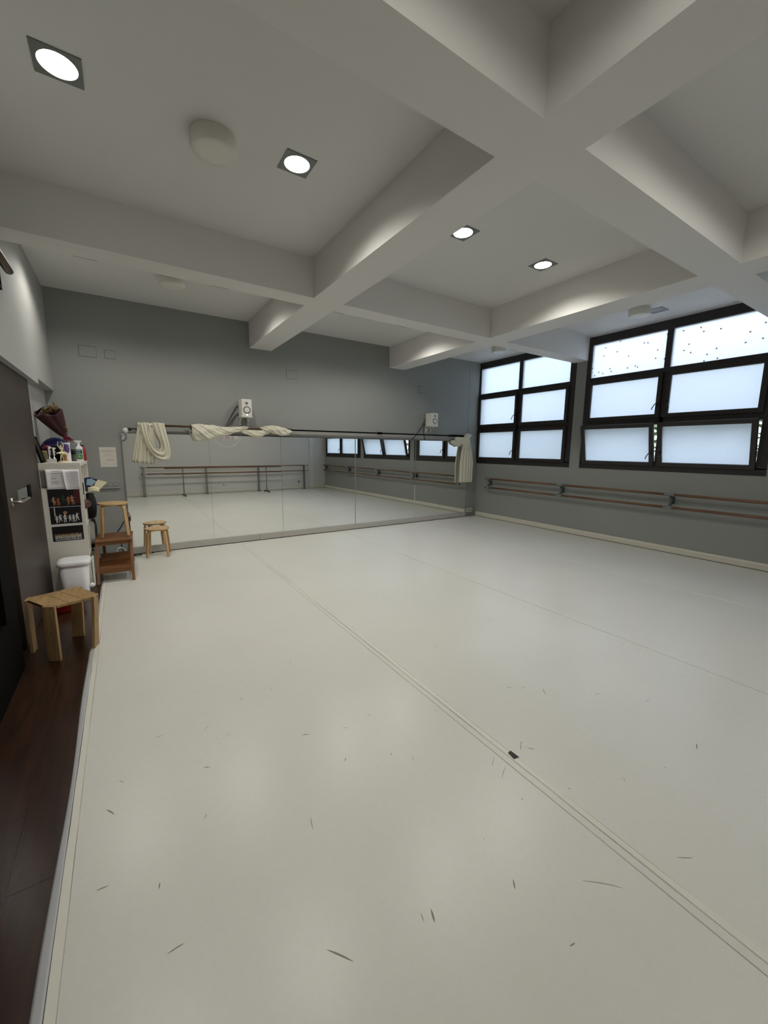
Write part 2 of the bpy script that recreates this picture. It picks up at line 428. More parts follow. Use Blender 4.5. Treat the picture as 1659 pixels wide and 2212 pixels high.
# ------------------------------------------------------------------ ceiling and beams
ce = S(MB().box(-1.05, R+.2, REAR-.2, D+.2, ZC, ZC+.2).build('ceiling', M['ceiling']), 'white ceiling divided into coffers by deep white beams')
def beam(x0, x1, y0, y1): MB().box(x0, x1, y0, y1, ZB, ZC+.005).build('beam', M['beam'], ce)
for a, b in ((AL, AR), (BL, BR)): beam(a, b, REAR, D)
for a, b in ((C1N, C1F), (C2N, C2F)):
    beam(L-.1, AL, a, b); beam(AR, BL, a, b); beam(BR, R, a, b)

# ------------------------------------------------------------------ walls
S(MB().box(-1.05, R+.2, D, D+.2, -.02, ZC).build('wall_back', M['wall']), 'grey wall behind the mirrors')
S(MB().box(7.31, R, D-.004, D, 0, ZC).build('trim_1', M['wall']))
S(MB().box(-1.05, R+.2, REAR-.2, REAR, -.02, ZC).build('wall_rear', M['rear_wall']), 'grey wall opposite the mirrors')
S(MB().box(6.95, 7.16, REAR, REAR+.035, 0, ZC).build('trim_2', M['rear_wall']))
wl_ = struct('wall_left', (L, 3, 0), 'white wall over a recess with sliding door')
MB().box(-1.05, L, REAR, 6.16, 2.41, ZC).build('upper_wall', M['white_wall'], wl_, world=True)
MB().box(-1.05, L, 6.16, D, 2.475, ZC).build('upper_wall', M['white_wall'], wl_, world=True)
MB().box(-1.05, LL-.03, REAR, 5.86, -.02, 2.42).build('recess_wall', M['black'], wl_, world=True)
MB().box(-1.05, LL, 5.86, D, -.02, 2.48).build('recess_wall', M['white_wall'], wl_, world=True)
W1 = (4.82, D); W2 = (1.795, 4.601); W3 = (-1.25, 1.575)
wr = struct('wall_right', (R, 3, 0), 'grey wall under and between three large windows')
WZ0 = 1.368
MB().box(R, R+.2, REAR, D, -.02, WZ0).build('lower_wall', M['wall'], wr, world=True)
for a, b in ((4.601, 4.82), (1.575, 1.795), (REAR, -1.25)):
    MB().box(R, R+.2, a, b, WZ0, ZC).build('pier', M['wall'], wr, world=True)
# rounded skirting ducts
def skirt(name, pts_fn, axis, a, b, pos, sgn):
    prof = [(0, .012), (.035, .012), (.04, .03), (.038, .09), (.028, .112), (0, .118)]
    poly = [(pos+sgn*p, z) for p, z in prof]
    S(MB().prism(poly, a, b, axis).build(name, M['skirting'], bevel=.004))
skirt('baseboard_right', None, 1, REAR+.04, D-.08, R, -1)
skirt('baseboard_rear', None, 0, -.7, R-.05, REAR, 1)
# ------------------------------------------------------------------ windows
def frame_rect(b, y0, y1, z0, z1, w, x0, x1):
    """four bars; w = (near/low-y, far/high-y, bottom, top)"""
    b.box(x0, x1, y0, y0+w[0], z0, z1); b.box(x0, x1, y1-w[1], y1, z0, z1)
    b.box(x0, x1, y0+w[0], y1-w[1], z0, z0+w[2]); b.box(x0, x1, y0+w[0], y1-w[1], z1-w[3], z1)
def lever(parent, y, z, sgn, x):
    b = MB()
    b.box(x-.012, x, y-.014, y+.014, z-.035, z+.035)
    P = smooth_pts([(x-.01, y, z), (x-.045, y, z), (x-.052, y+sgn*.02, z-.02), (x-.05, y+sgn*.055, z-.075), (x-.05, y+sgn*.07, z-.115)], 4)
    b.tube(P, .0085, 6)
    return b.build('handle', M['darkmetal'], parent, world=True)
def window(n, y0, y1, far_jamb, near_jamb, top_far, top_near, mid_far, mid_near, panes_far, panes_near, tilt, glass_top, label):
    w = struct('window_%d' % n, (R, (y0+y1)/2, WZ0), label)
    XF0, XF1 = R-.012, R+.07
    b = MB()
    tf0, tf1 = top_far; tn0, tn1 = top_near
    b.box(XF0, XF1, y0, y1, 3.69, 3.838); b.box(XF0, XF1, y0, y1, WZ0, 1.478)
    b.box(XF0, XF1, y0, tn0, 1.452, 3.69); b.box(XF0, XF1, tf1, y1, 1.452, 3.69)
    b.box(XF0+.003, XF1, tn0, tf1, 3.005, 3.085); b.box(XF0+.003, XF1, tn1, tf0, 3.085, 3.69)
    mc = (panes_near[1]+panes_far[0])/2
    b.box(XF0+.006, XF1, mc-.035, mc+.035, 1.452, 3.005); b.box(XF0+.006, XF1, tn0, tf1, 2.165, 2.285)
    b.build('frame', M['winframe'], w, world=True, bevel=.004)
    for a, c in (top_far, top_near):
        MB().box(R+.012, R+.022, a-.004, c+.004, 3.08, 3.695).build('pane', glass_top, w, world=True)
    for row, (z0, z1) in enumerate(((2.335, 2.945), (1.53, 2.135))):
        for side, (a, c) in (('far', panes_far), ('near', panes_near)):
            sash = MB()
            sw = .068
            frame_rect(sash, a-sw, c+sw, z0-sw, z1+sw, (sw, sw, sw, sw), -.045, .006)
            tl = tilt if row else 0
            pivot = Vector((R+.004, 0, z0-sw))
            o = sash_local(sash, pivot, w)
            MB().add([], []).box(-.016, -.006, a-.003, c+.003, z0-.003, z1+.003).build_local('pane', M['glass'], o, pivot)
            hy = (a-sw*.5) if side == 'far' else (c+sw*.5)
            hl = MB(); x = -.045; z = z0+.17
            hl.box(x-.012, x, hy-.013, hy+.013, z-.03, z+.035)
            sg = 1 if side == 'far' else -1
            hl.tube(smooth_pts([(x-.01, hy, z), (x-.042, hy, z), (x-.05, hy+sg*.02, z-.012), (x-.05, hy+sg*.05, z-.06), (x-.05, hy+sg*.065, z-.10)], 4), .008, 6)
            hl.build_local('handle', M['darkmetal'], o, pivot)
            if tl: o.rotation_euler = (0, -tl, 0)
    return w
def sash_local(b, pivot, parent):
    o = b.build_local('sash', M['winframe'], parent, pivot, frame=True)
    return o
def build_local(self, name, m, parent, pivot, frame=False):
    # geometry authored with x relative to the wall plane and absolute y, z
    self.v = [(v[0]-.004, v[1]-pivot.y, v[2]-pivot.z) for v in self.v]
    o = self.build(name, m, parent, bevel=.004 if frame else 0)
    if frame:
        off = Vector((0, 0, 0)); p = parent
        while p is not None: off = off+p.location; p = p.parent
        o.location = pivot-off
    return o
MB.build_local = build_local
HOP = math.asin(.15/.68)
window(1, W1[0], W1[1], 0, 0, (6.20, 7.355), (4.945, 6.11), 0, 0, (6.255, 7.31), (4.995, 6.06), 0, M['glass'], 'six-pane dark window in the corner by the mirrors')
window(2, W2[0], W2[1], 0, 0, (3.265, 4.515), (1.92, 3.175), 0, 0, (3.315, 4.455), (1.985, 3.12), HOP, M['glass_dirty'], 'large dark window with both lower sashes tilted in')
window(3, W3[0], W3[1], 0, 0, (.22, 1.46), (-1.13, .13), 0, 0, (.27, 1.405), (-1.08, .075), 0, M['glass'], 'dark window seen in the mirror beside the rear wall')

# ------------------------------------------------------------------ doors on the left
dr = struct('door_1', (-.82, 5.1, 0), 'dark wood sliding door under the white wall')
MB().box(-.845, -.805, 4.30, 5.85, .008, 2.425).build('door_leaf', M['darkwood'], dr, world=True, bevel=.003)
b = MB(); X = -.805
b.tube(smooth_pts([(X, 4.42, 1.24), (X+.05, 4.42, 1.24), (X+.06, 4.45, 1.238), (X+.06, 4.62, 1.236), (X+.06, 4.76, 1.236), (X+.05, 4.79, 1.236), (X, 4.80, 1.236)], 5), .011, 10)
b.tube([(X, 4.42, 1.205), (X, 4.42, 1.275)], .012, 10)
b.build('handle', M['metal'], dr, world=True)
MB().box(X, X+.006, 4.66, 5.06, 1.212, 1.315).build('finger_plate', M['grey_metal'], dr, world=True)
MB().box(X, X+.009, 5.10, 5.24, 1.20, 1.325).build('lock_plate', M['black'], dr, world=True)
d2 = struct('door_2', (-.79, 3.2, 0), 'black framed glazed door at the edge of the photo')
b = MB()
frame_rect(b, 2.55, 3.92, 0, 2.40, (.32, .32, .476, .3), -.84, -.765)
b.build('door_frame', M['black'], d2, world=True, bevel=.003)
MB().box(-.815, -.80, 2.86, 3.61, .47, 2.11).build('pane', M['darkglass'], d2, world=True)
# bronze picture light over a dark frame, high on the left wall
t = thing('picture_light', 'bronze tube picture light high on the left wall', 'light', (L, 4.3, 3.085))
b = MB(); b.tube([(L+.10, 3.95, 3.085), (L+.10, 4.535, 3.087)], .030, 16); b.build('shade', M['bronze'], t, world=True, bevel=.006)
b = MB(); b.tube([(L+.032, 4.25, 3.085), (L+.10, 4.25, 3.085)], .008, 8); b.build('arm', M['bronze'], t, world=True)
t = thing('framed_picture', 'dark framed picture on the left wall behind the bronze tube light', 'picture', (L, 4.25, 2.96))
b = MB(); frame_rect(b, 3.85, 4.64, 2.96, 3.36, (.03,)*4, L, L+.03); b.build('frame', M['black'], t, world=True)
MB().box(L, L+.012, 3.87, 4.62, 2.98, 3.34).build('canvas', M['picture'], t, world=True)

# ------------------------------------------------------------------ mirrors
mx = [0.0, 1.237, 2.487, 4.08, 5.665, 7.30]
MY = D-.03
names = ['wall mirror panel at the shelf end, behind the stools', 'second wall mirror panel from the stools, under the twisted cloth', 'middle wall mirror panel, reflecting the end of the rear barre',
         'wall mirror panel reflecting the tilted window, fourth from stools', 'wall mirror panel nearest the windows, under the knotted curtain']
tilt = [0, 0, .013, .011, .004]
for i in range(5):
    cx = (mx[i]+mx[i+1])/2; w = (mx[i+1]-mx[i])/2-.0012
    t = thing('wall_mirror', names[i], 'mirror', (cx, MY, .118), tilt[i], 'mirror panels along the back wall')
    MB().box(-w, w, 0.0005, .006, 0, 1.793).build('glass', M['mirror'], t)
    MB().box(-w, w, .006, .016, 0, 1.793).build('backing', M['mirror_back'], t)
bk = thing('mirror_plinth', 'grey boxed plinth running under the wall mirrors', 'plinth', (3.6, D, 0))
for a, c in ((-.04, 2.02), (2.023, 4.02), (4.023, 6.15), (6.153, 7.30)):
    MB().box(a, c, D-.052, D, .012, .114).build('panel', M['kick'], bk, world=True, bevel=.003)
tag(MB().box(.9, 7.24, D-.016, D, 1.935, 2.015).build('mirror_rail', M['mirror_back'], bevel=.003), 'grey batten on the wall between mirrors and curtain rod', 'batten')

# ------------------------------------------------------------------ curtain rod and cloths
RY, RZ = D-.085, 2.042
KX = RY/(D-.14)
t = thing('curtain_rod', 'long dark curtain rod above the wall mirrors', 'rod', (3.6, D, RZ))
b = MB(); b.tube([(.26, RY, RZ), (2.62, RY, RZ)], .0165, 12); b.build('rod', M['bronze'], t, world=True)
b = MB(); b.tube([(2.62, RY, RZ), (7.16, RY, RZ)], .0135, 12); b.build('rod', M['black'], t, world=True)
for x in (2.64, 4.66, 6.72):
    b = MB(); b.tube([(x-.05, RY, RZ), (x-.02, RY, RZ), (x+.02, RY, RZ), (x+.05, RY, RZ)], [.02, .024, .024, .02], 12)
    b.tube([(x, D, RZ-.0), (x, RY, RZ)], .009, 8); b.tube([(x, D-.006, RZ), (x, D, RZ)], .03, 12)
    b.build('bracket', M['black'], t, world=True)
for x in (.30, 1.75):
    b = MB(); b.tube([(x, D, RZ), (x, RY, RZ)], .009, 8); b.tube([(x, D-.006, RZ), (x, D, RZ)], .03, 12); b.build('bracket', M['bronze'], t, world=True)
b = MB()
for k in range(9):
    x = 6.78+k*.037; b.lathe([(.017, -.007), (.026, -.004), (.026, .004), (.017, .007)], (0, 0, 0), 14, 0, True, Matrix.Translation((x, RY, RZ)) @ Matrix.Rotation(PI/2, 4, 'Y'))
b.build('curtain_rings', M['black'], t, world=True)

def lerp(a, b, t): return a+(b-a)*t
def polyline(P, t):
    n = len(P)-1; k = min(int(t*n), n-1); f = t*n-k
    return Vector(P[k])*(1-f)+Vector(P[k+1])*f
# first cloth: pleated fan behind, U-shaped swag in front
t = thing('draped_curtain', 'cream curtain slung over the rod in a loop with pleated tail', 'curtain', (.4, RY, 1.45), 0)
def fan(u, v):
    x = lerp(lerp(.225, .46, u), lerp(.106, .415, u), v**1.15)
    z = lerp(2.065, lerp(1.475, 1.432, u), v)
    ph = u*5.5*2*PI+.6*math.sin(u*7)
    amp = lerp(.008, .020, v)
    return (x+.003*math.sin(ph*.5), RY-.022+amp*math.sin(ph)-.012*v, z+.004*math.sin(ph))
MB().grid(fan, 90, 14).kx().build('pleated_tail', M['cream'], t, world=True, solid=.003)
outer = smooth_pts([(.228, 0, 2.07), (.262, 0, 1.88), (.318, 0, 1.68), (.40, 0, 1.555), (.50, 0, 1.495), (.585, 0, 1.495), (.632, 0, 1.56), (.632, 0, 1.72), (.606, 0, 1.90), (.578, 0, 2.08)], 6)
inner = smooth_pts([(.352, 0, 2.08), (.362, 0, 1.93), (.385, 0, 1.79), (.425, 0, 1.70), (.470, 0, 1.675), (.505, 0, 1.70), (.505, 0, 1.78), (.475, 0, 1.86), (.44, 0, 1.96), (.412, 0, 2.085)], 6)
def swag(u, v):
    o, i = polyline(outer, v), polyline(inner, v)
    p = o*(1-u)+i*u
    bulge = math.sin(PI*v)
    fold = (math.sin(u*2.6*2*PI+v*3.5)+.35*math.sin(u*6.1*2*PI-v*2))*lerp(.010, .020, bulge)
    y = RY-.034-.055*bulge*math.sin(PI*min(1, u*.8+.15)) + fold*.9 - .012*math.sin(PI*u)
    return (p.x, y, p.z+.003*math.sin(u*30))
MB().grid(swag, 56, 54).kx().build('swag', M['cream'], t, world=True, solid=.004)
def over(u, v):
    x = lerp(.225, .58, u)+.004*math.sin(u*40); a = lerp(-.5, PI+.3, v)
    r = .026+.004*math.sin(u*6*2*PI)
    return (x, RY-r*math.cos(a)*1.25, RZ+r*math.sin(a)*1.2+.002)
MB().grid(over, 64, 10).kx().build('fold_over_rod', M['cream'], t, world=True, solid=.003)
# second cloth: twisted length wound round the rod
def loft(tab, x0, x1, nu, nv, ripple, twist, seed, flat=.62, ycoef=0):
    rnd = random.Random(seed); ph = rnd.uniform(0, 6)
    b = MB()
    def fn(u, v):
        x = lerp(x0, x1, v); top, bot, yc = interp(x, tab)
        h = (top-bot)/2; zc = (top+bot)/2; a = 2*PI*u
        tw = twist*v*2*PI
        cr = lambda t: 1-2*abs(math.sin(t))
        rip = 1+ripple*1.5*cr(a*2+tw*1.3+ph)+ripple*.9*math.sin(a*5-tw*1.1+ph*2)+ripple*.8*cr(a*4.5+tw*2.4+x*9)
        fade = 1.0
        xx = x + .02*math.cos(a+tw*.5)*h/.1
        return (xx, RY+yc-h*flat*math.cos(a)*rip*fade-0, zc+h*math.sin(a)*(.72+.28*rip))
    b.grid(fn, nu, nv, 0, True, True)
    return b
t = thing('twisted_curtain', 'cream curtain wound and twisted along the rod under the speaker', 'curtain', (1.8, RY, 1.85))
loft([(.955, 2.075, 1.90, -.02), (1.0, 2.082, 1.815, -.03), (1.12, 2.085, 1.815, -.04), (1.3, 2.075, 1.855, -.045), (1.5, 2.055, 1.915, -.04), (1.7, 2.068, 1.972, -.03), (1.83, 2.085, 2.025, -.01), (1.9, 2.062, 2.036, 0)],
     .955, 1.9, 120, 90, .10, 1.6, 3, .55).kx().build('wrap', M['cream'], t, world=True)
loft([(1.72, 2.03, 1.985, .005), (1.82, 2.022, 1.945, -.0), (1.95, 2.018, 1.895, -.005), (2.07, 2.018, 1.905, -.005), (2.2, 2.03, 1.955, 0), (2.3, 2.045, 2.0, 0)],
     1.72, 2.3, 110, 60, .10, .9, 5, .5).kx().build('hanging_loop', M['cream'], t, world=True)
loft([(2.08, 2.07, 2.03, -.0), (2.2, 2.10, 2.0, -.02), (2.33, 2.112, 1.955, -.035), (2.48, 2.085, 1.93, -.035), (2.6, 2.05, 1.95, -.02), (2.67, 2.04, 2.0, -.005)],
     2.08, 2.67, 110, 70, .11, 1.4, 9, .6).kx().build('wrap', M['cream'], t, world=True)
# third cloth: knotted at the window end
t = thing('knotted_curtain', 'cream curtain knotted at the window end of the rod, tail hanging', 'curtain', (7.12, RY, .89))
def tail(u, v):
    x = lerp(lerp(7.06, 7.20, u), lerp(6.925, 7.352, u), min(1, v*1.7)**.75)
    x += .02*math.sin(PI*min(1, v*1.3))*(u-.2)
    ph = u*4.6*2*PI+.9*math.sin(u*9)
    return (x, RY-.012+lerp(.016, .026, v)*math.sin(ph)-.012, lerp(2.02, .895+.015*u*0, v))
MB().grid(tail, 84, 26).kx().build('tail', M['cream'], t, world=True, solid=.003)
b = MB(); rnd = random.Random(3)
def knot(cx, cz, rx, rz, ry, ph, yc):
    return lambda u, v: (cx+rx*math.sin(PI*min(max(v, .01), .99))*math.cos(2*PI*u)*(1+.09*(1-2*abs(math.sin(4*2*PI*u+v*5+ph)))), RY+yc+ry*math.sin(PI*min(max(v, .01), .99))*math.sin(2*PI*u)*(1+.16*(1-2*abs(math.sin(5*2*PI*u+6*v+ph)))), cz-rz*math.cos(PI*v)+.01*math.sin(2*PI*u*3+ph))
b.grid(knot(7.10, 1.90, .10, .17, .07, 0, -.04), 60, 24, 0, True, True)
b.grid(knot(7.15, 2.03, .075, .07, .06, 2, -.02), 50, 18, 0, True, True)
def flare(u, v):
    return (lerp(7.14, 7.255, v)+.01*u, RY-.03-.02*math.sin(u*PI)+.01*math.sin(u*12), lerp(2.06, 2.05, v)+lerp(-.035, .028, u)*(.5+v))
b.grid(flare, 10, 6)
b.kx().build('knot', M['cream'], t, world=True)
b = loft([(6.76, 2.012, 1.94, -.0), (6.82, 2.015, 1.90, -.02), (6.93, 2.01, 1.85, -.03), (7.06, 2.0, 1.79, -.035), (7.12, 1.95, 1.82, -.03)], 6.76, 7.12, 90, 40, .12, .8, 4, .55)
b.kx().build('gathered_heading', M['cream'], t, world=True)
b = loft([(6.63, 1.92, 1.885, .01), (6.70, 1.935, 1.83, .01), (6.85, 1.93, 1.775, .0), (6.97, 1.92, 1.80, .0)], 6.63, 6.97, 80, 30, .12, .6, 8, .45)
b.kx().build('drooping_fold', M['cream'], t, world=True)

# ------------------------------------------------------------------ speakers
def speaker(cx, w, label, lit):
    y1 = D-.015; y0 = D-.245; z0 = 2.243; z1 = 2.527
    t = thing('speaker', label, 'speaker', (cx, D, z0), 0, 'white monitor speakers above the mirrors')
    MB().box(-w/2, w/2, y0-D+.014, y1-D, 0, z1-z0).build('cabinet', M['speaker_white'], t, bevel=.006)
    MB().box(-w/2, w/2, y0-D, y0-D+.0145, 0, z1-z0).build('front_baffle', M['cone'], t, bevel=.004)
    yf = y0-D; T = lambda z: Matrix.Translation((0, yf, z)) @ Matrix.Rotation(PI/2, 4, 'X')
    b = MB(); b.lathe([(.046, -.002), (.047, .006), (.058, .006), (.060, -.002)], (0, 0, 0), 32, 0, True, T(.105)); b.build('surround', M['rubber'], t)
    b = MB(); b.lathe([(.0465, .004), (.042, .002), (.026, -.0005), (.018, .0006), (.017, .006), (.010, .010), (.001, .0115)], (0, 0, 0), 32, 0, True, T(.105)); b.build('woofer_cone', M['cone'], t)
    b = MB(); b.lathe([(.021, -.002), (.022, .0035), (.026, .004), (.028, -.002)], (0, 0, 0), 24, 0, True, T(.105)); b.build('dust_ring', M['grey'], t)
    b = MB(); b.box(-.020, .020, yf-.003, yf+.002, .198, .238); b.lathe([(.012, .002), (.011, .006), (.001, .008)], (0, 0, 0), 18, 0, True, T(.218)); b.build('tweeter', M['grey'], t)
    b = MB(); b.lathe([(.011, -.001), (.011, .003), (.001, .0035)], (0, 0, 0), 20, 0, True, T(.024)); b.build('badge', M['led'] if lit else M['grey'], t)
    s = thing('speaker_bracket', ('white wall bracket under the speaker above the twisted curtain' if lit else 'white wall bracket under the speaker near the windows'), 'bracket', (cx, D, 2.1), 0, 'white speaker brackets')
    MB().box(-w/2-.012, w/2+.014, y0-D-.012, 0, .128, .1425).build('shelf_plate', M['offwhite'], s, bevel=.002)
    for sx in (-.068, .062):
        b = MB(); b.box(sx-.009, sx+.009, -.022, -.002, -.0, .128)
        b.add([(sx-.005, -.022, .03), (sx+.005, -.022, .03), (sx-.005, -.15, .128), (sx+.005, -.15, .128), (sx-.005, -.022, .05), (sx+.005, -.022, .05), (sx-.005, -.135, .128), (sx+.005, -.135, .128)], [(0, 1, 3, 2), (4, 6, 7, 5), (0, 2, 6, 4), (1, 5, 7, 3)])
        b.build('arm', M['offwhite'], s)
    return t
speaker(1.842, .168, 'white speaker with glowing badge above the twisted curtain', True)
speaker(6.03, .178, 'white speaker without lit badge, on the wall near the windows', False)
def cable(name, pts, r, label, m='rubber', n=6):
    b = MB(); b.tube(smooth_pts(pts, n), r, 6); return tag(b.build(name, M[m]), label, 'cable')
cable('speaker_cable', [(1.77, D-.02, 2.43), (1.715, D-.02, 2.40), (1.62, D-.03, 2.24), (1.52, D-.09, 2.076), (1.50, D-.11, 2.04)], .0075, 'upper black cable hanging from the speaker over the twisted curtain')
cable('speaker_cable', [(1.77, D-.02, 2.31), (1.715, D-.02, 2.275), (1.63, D-.03, 2.16), (1.54, D-.09, 2.06), (1.52, D-.11, 2.035)], .0075, 'lower black cable hanging from the speaker over the twisted curtain')
cable('speaker_cable', [(5.97, D-.02, 2.42), (5.935, D-.02, 2.382), (5.84, D-.02, 2.24), (5.70, D-.02, 2.065), (5.55, D-.02, 1.92)], .0075, 'straight slanting black cable from the speaker near the windows')
cable('speaker_cable', [(5.97, D-.02, 2.31), (5.94, D-.02, 2.285), (5.895, D-.02, 2.235), (5.89, D-.02, 2.10), (5.915, D-.02, 1.99), (5.94, D-.02, 1.92)], .0075, 'curving black cable dropping behind the rod near the windows')

# ------------------------------------------------------------------ ceiling fittings
def frame_plate(b, r, h, z0, z1, n=32):
    pin = []; pout = []
    for k in range(n):
        a = 2*PI*k/n; c, s_ = math.cos(a), math.sin(a); q = h/max(abs(c), abs(s_))
        pin.append((r*c, r*s_)); pout.append((q*c, q*s_))
    vs = [(*p, z0) for p in pin]+[(*p, z0) for p in pout]+[(*p, z1) for p in pin]+[(*p, z1) for p in pout]
    fs = []
    for k in range(n):
        j = (k+1) % n
        fs += [(k, j, n+j, n+k), (2*n+k, 3*n+k, 3*n+j, 2*n+j), (k, 2*n+k, 2*n+j, j), (n+k, n+j, 3*n+j, 3*n+k)]
    b.add(vs, fs)
def downlight(x, y, label, lit=True, cone=2.62, blend=.55, k=1.0):
    t = thing('downlight', label, 'ceiling light', (x, y, ZC), 0, 'square recessed downlights')
    b = MB(); frame_plate(b, .095, .116, -.007, .001); b.build('trim_frame', M['grey_metal'], t)
    b = MB(); b.lathe([(.0945, -.0045), (.0945, -.003)], (0, 0, 0), 32); b.build('diffuser', M['lamp'] if lit else M['lamp_off'], t)
    if lit:
        l = bpy.data.lights.new('lamp_light', 'SPOT'); l.energy = LAMP_W*k; l.color = LAMP_COL; l.spot_size = cone; l.spot_blend = blend; l.shadow_soft_size = .09
        o = bpy.data.objects.new('lamp_light', l); C.objects.link(o); o.location = (0, 0, -.03); o.parent = t
    return t
downlight(-.14, 3.235, 'big bright downlight in the coffer nearest the left wall, by photo corner')
downlight(1.29, 3.24, 'downlight beyond the round drum in the large left coffer')
downlight(3.03, 3.24, 'downlight in the middle coffer, close to the long beam')
downlight(4.30, 3.23, 'downlight in the middle coffer on the window side')
downlight(-.19, 5.962, 'downlight behind the cross beam, close to the left wall')
downlight(1.285, 5.962, 'downlight behind the cross beam, above the twisted curtain')
downlight(3.05, 5.962, 'downlight behind the cross beam between the two long beams')
downlight(4.29, 5.962, 'downlight behind the cross beam, just left of the second long beam')
downlight(7.07, 3.19, 'unlit square downlight beside the large window', False)
downlight(7.27, 5.962, 'unlit square downlight beside the corner window', False)
for x, lab in ((-.14, 'near row downlight close to the left wall, behind the camera'), (1.10, 'near row downlight left of the first long beam, behind the camera'), (3.03, 'near row downlight right of the first long beam, behind the camera'), (4.05, 'near row downlight left of the second long beam, behind the camera')):
    downlight(x, .31, lab, True, 3.0, .25, .42)
def drum(x, y, label):
    t = thing('ceiling_drum', label, 'ceiling fitting', (x, y, ZC), 0, 'round white drum fittings on the ceiling')
    MB().lathe([(.146, 0), (.148, -.010), (.150, -.085), (.145, -.098)], (0, 0, 0), 40).build('housing', M['offwhite'], t)
    MB().lathe([(.144, -.098), (.142, -.103), (.10, -.105), (.055, -.1055), (.03, -.107), (.001, -.1075)], (0, 0, 0), 40).build('cover', M['offwhite'], t)
drum(.70, 3.31, 'round white drum on the ceiling of the large left coffer')
drum(.70, 6.12, 'round white drum half hidden behind the cross beam at left')
drum(6.79, 3.31, 'round white drum beside the unlit square light, large window')
drum(6.85, 6.10, 'round white drum on the ceiling beside the corner window')

# ------------------------------------------------------------------ wall plates, sockets, poster
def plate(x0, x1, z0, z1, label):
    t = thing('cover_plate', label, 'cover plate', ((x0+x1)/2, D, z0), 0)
    b = MB(); w = (x1-x0)/2; b.box(-w, w, -.002, 0, 0, z1-z0); b.build('painted_shadow_border', M['gap_shade'], t)  # raised grey border paints in the shadow line around the cover
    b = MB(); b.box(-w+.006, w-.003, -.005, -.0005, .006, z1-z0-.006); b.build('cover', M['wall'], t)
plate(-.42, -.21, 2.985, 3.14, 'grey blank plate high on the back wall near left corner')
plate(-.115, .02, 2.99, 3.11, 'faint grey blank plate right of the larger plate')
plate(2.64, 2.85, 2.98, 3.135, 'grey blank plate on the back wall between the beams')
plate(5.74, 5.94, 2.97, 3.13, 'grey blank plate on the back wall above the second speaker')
def sockets(x0, n, z, pitch, m, label, ring, yoff=0):
    t = thing('wall_socket', label, 'socket', (x0, D-yoff, z))
    w = pitch*n
    MB().box(-.008, w+.008, -.010, 0, -.045, .045).build('plate', m, t, bevel=.003)
    for k in range(n):
        b = MB(); b.lathe([(.026, .0), (.029, .005), (.034, .005), (.036, -.001)], (0, 0, 0), 20, 0, True, T=Matrix.Translation((pitch*(k+.5), -.010, 0)) @ Matrix.Rotation(PI/2, 4, 'X'), cap=False); b.build('socket_ring', ring, t)
sockets(-.30, 3, 1.145, .073, M['wall'], 'row of three grey sockets below the paper notice', M['wall'])
tag(MB().box(-.33, -.075, D-.03, D, 1.072, 1.098).build('cable_ledge', M['wall'], bevel=.002), 'thin grey ledge under the row of grey sockets', 'ledge')
t = thing('wall_socket', 'white triple socket in the corner beside the mirrors', 'socket', (7.335, D-.025, .16))
MB().box(0, .22, -.012, 0, -.045, .045).build('plate', M['offwhite'], t, bevel=.003)
for k in range(3):
    MB().box(.018+k*.07, .060+k*.07, -.015, -.011, -.026, .026).build('socket_insert', M['grey'], t, bevel=.002)
t = thing('paper_notice', 'cream paper notice with a small drawing, taped beside the mirror', 'notice', (-.19, D, 1.4))
MB().box(-.104, .104, -.003, 0, 0, .297).build('sheet', M['poster'], t)
b = MB(); rnd = random.Random(2)
def ink(b, x, z, w, h): b.box(x, x+w, -.0042, -.0028, z, z+h)
b2 = MB()
ink(b2, -.006, .268, .012, .011)
x = -.085
while x < .078:
    w = rnd.uniform(.008, .022); ink(b2, x, .238, w, .008); x += w+.004
for row, (z, x0, x1) in enumerate(((.222, -.07, .06), (.205, -.02, .05), (.19, -.045, .03), (.172, -.05, .06), (.158, -.08, -.01), (.158, .02, .08), (.045, -.085, -.02), (.04, .03, .09))):
    x = x0
    while x < x1:
        w = rnd.uniform(.006, .016); ink(b2, x, z, w, .003); x += w+.004
for k in range(14):
    ink(b2, -.02+k*.0075, .095+.014*abs(math.sin(k*1.9)), .0035, .016+.008*math.cos(k*2.3))
ink(b2, -.04, .088, .12, .002)
b2.build('lettering', M['ink'], t)['kind'] = 'stuff'

# clamp lamp at the mirror corner and its cable
t = thing('clip_lamp', 'small clip lamp with black gooseneck on the mirror corner', 'lamp', (.06, D-.05, 1.91))
b = MB(); b.tube(smooth_pts([(.24, D-.05, 1.915), (.235, D-.06, 1.945), (.20, D-.06, 1.975), (.165, D-.06, 1.985), (.13, D-.06, 1.972)], 6), .008, 8); b.build('gooseneck', M['rubber'], t, world=True)
b = MB(); b.lathe([(.010, .045), (.022, .025), (.028, 0)], (0, 0, 0), 18, 0, True, Matrix.Translation((.10, D-.06, 1.968)) @ Matrix.Rotation(1.3, 4, 'Y')); b.build('shade', M['rubber'], t, world=True)
b = MB(); b.sphere((.06, D-.055, 1.952), (.042, .03, .042), 16); b.build('bulb_globe', M['offwhite'], t, world=True)

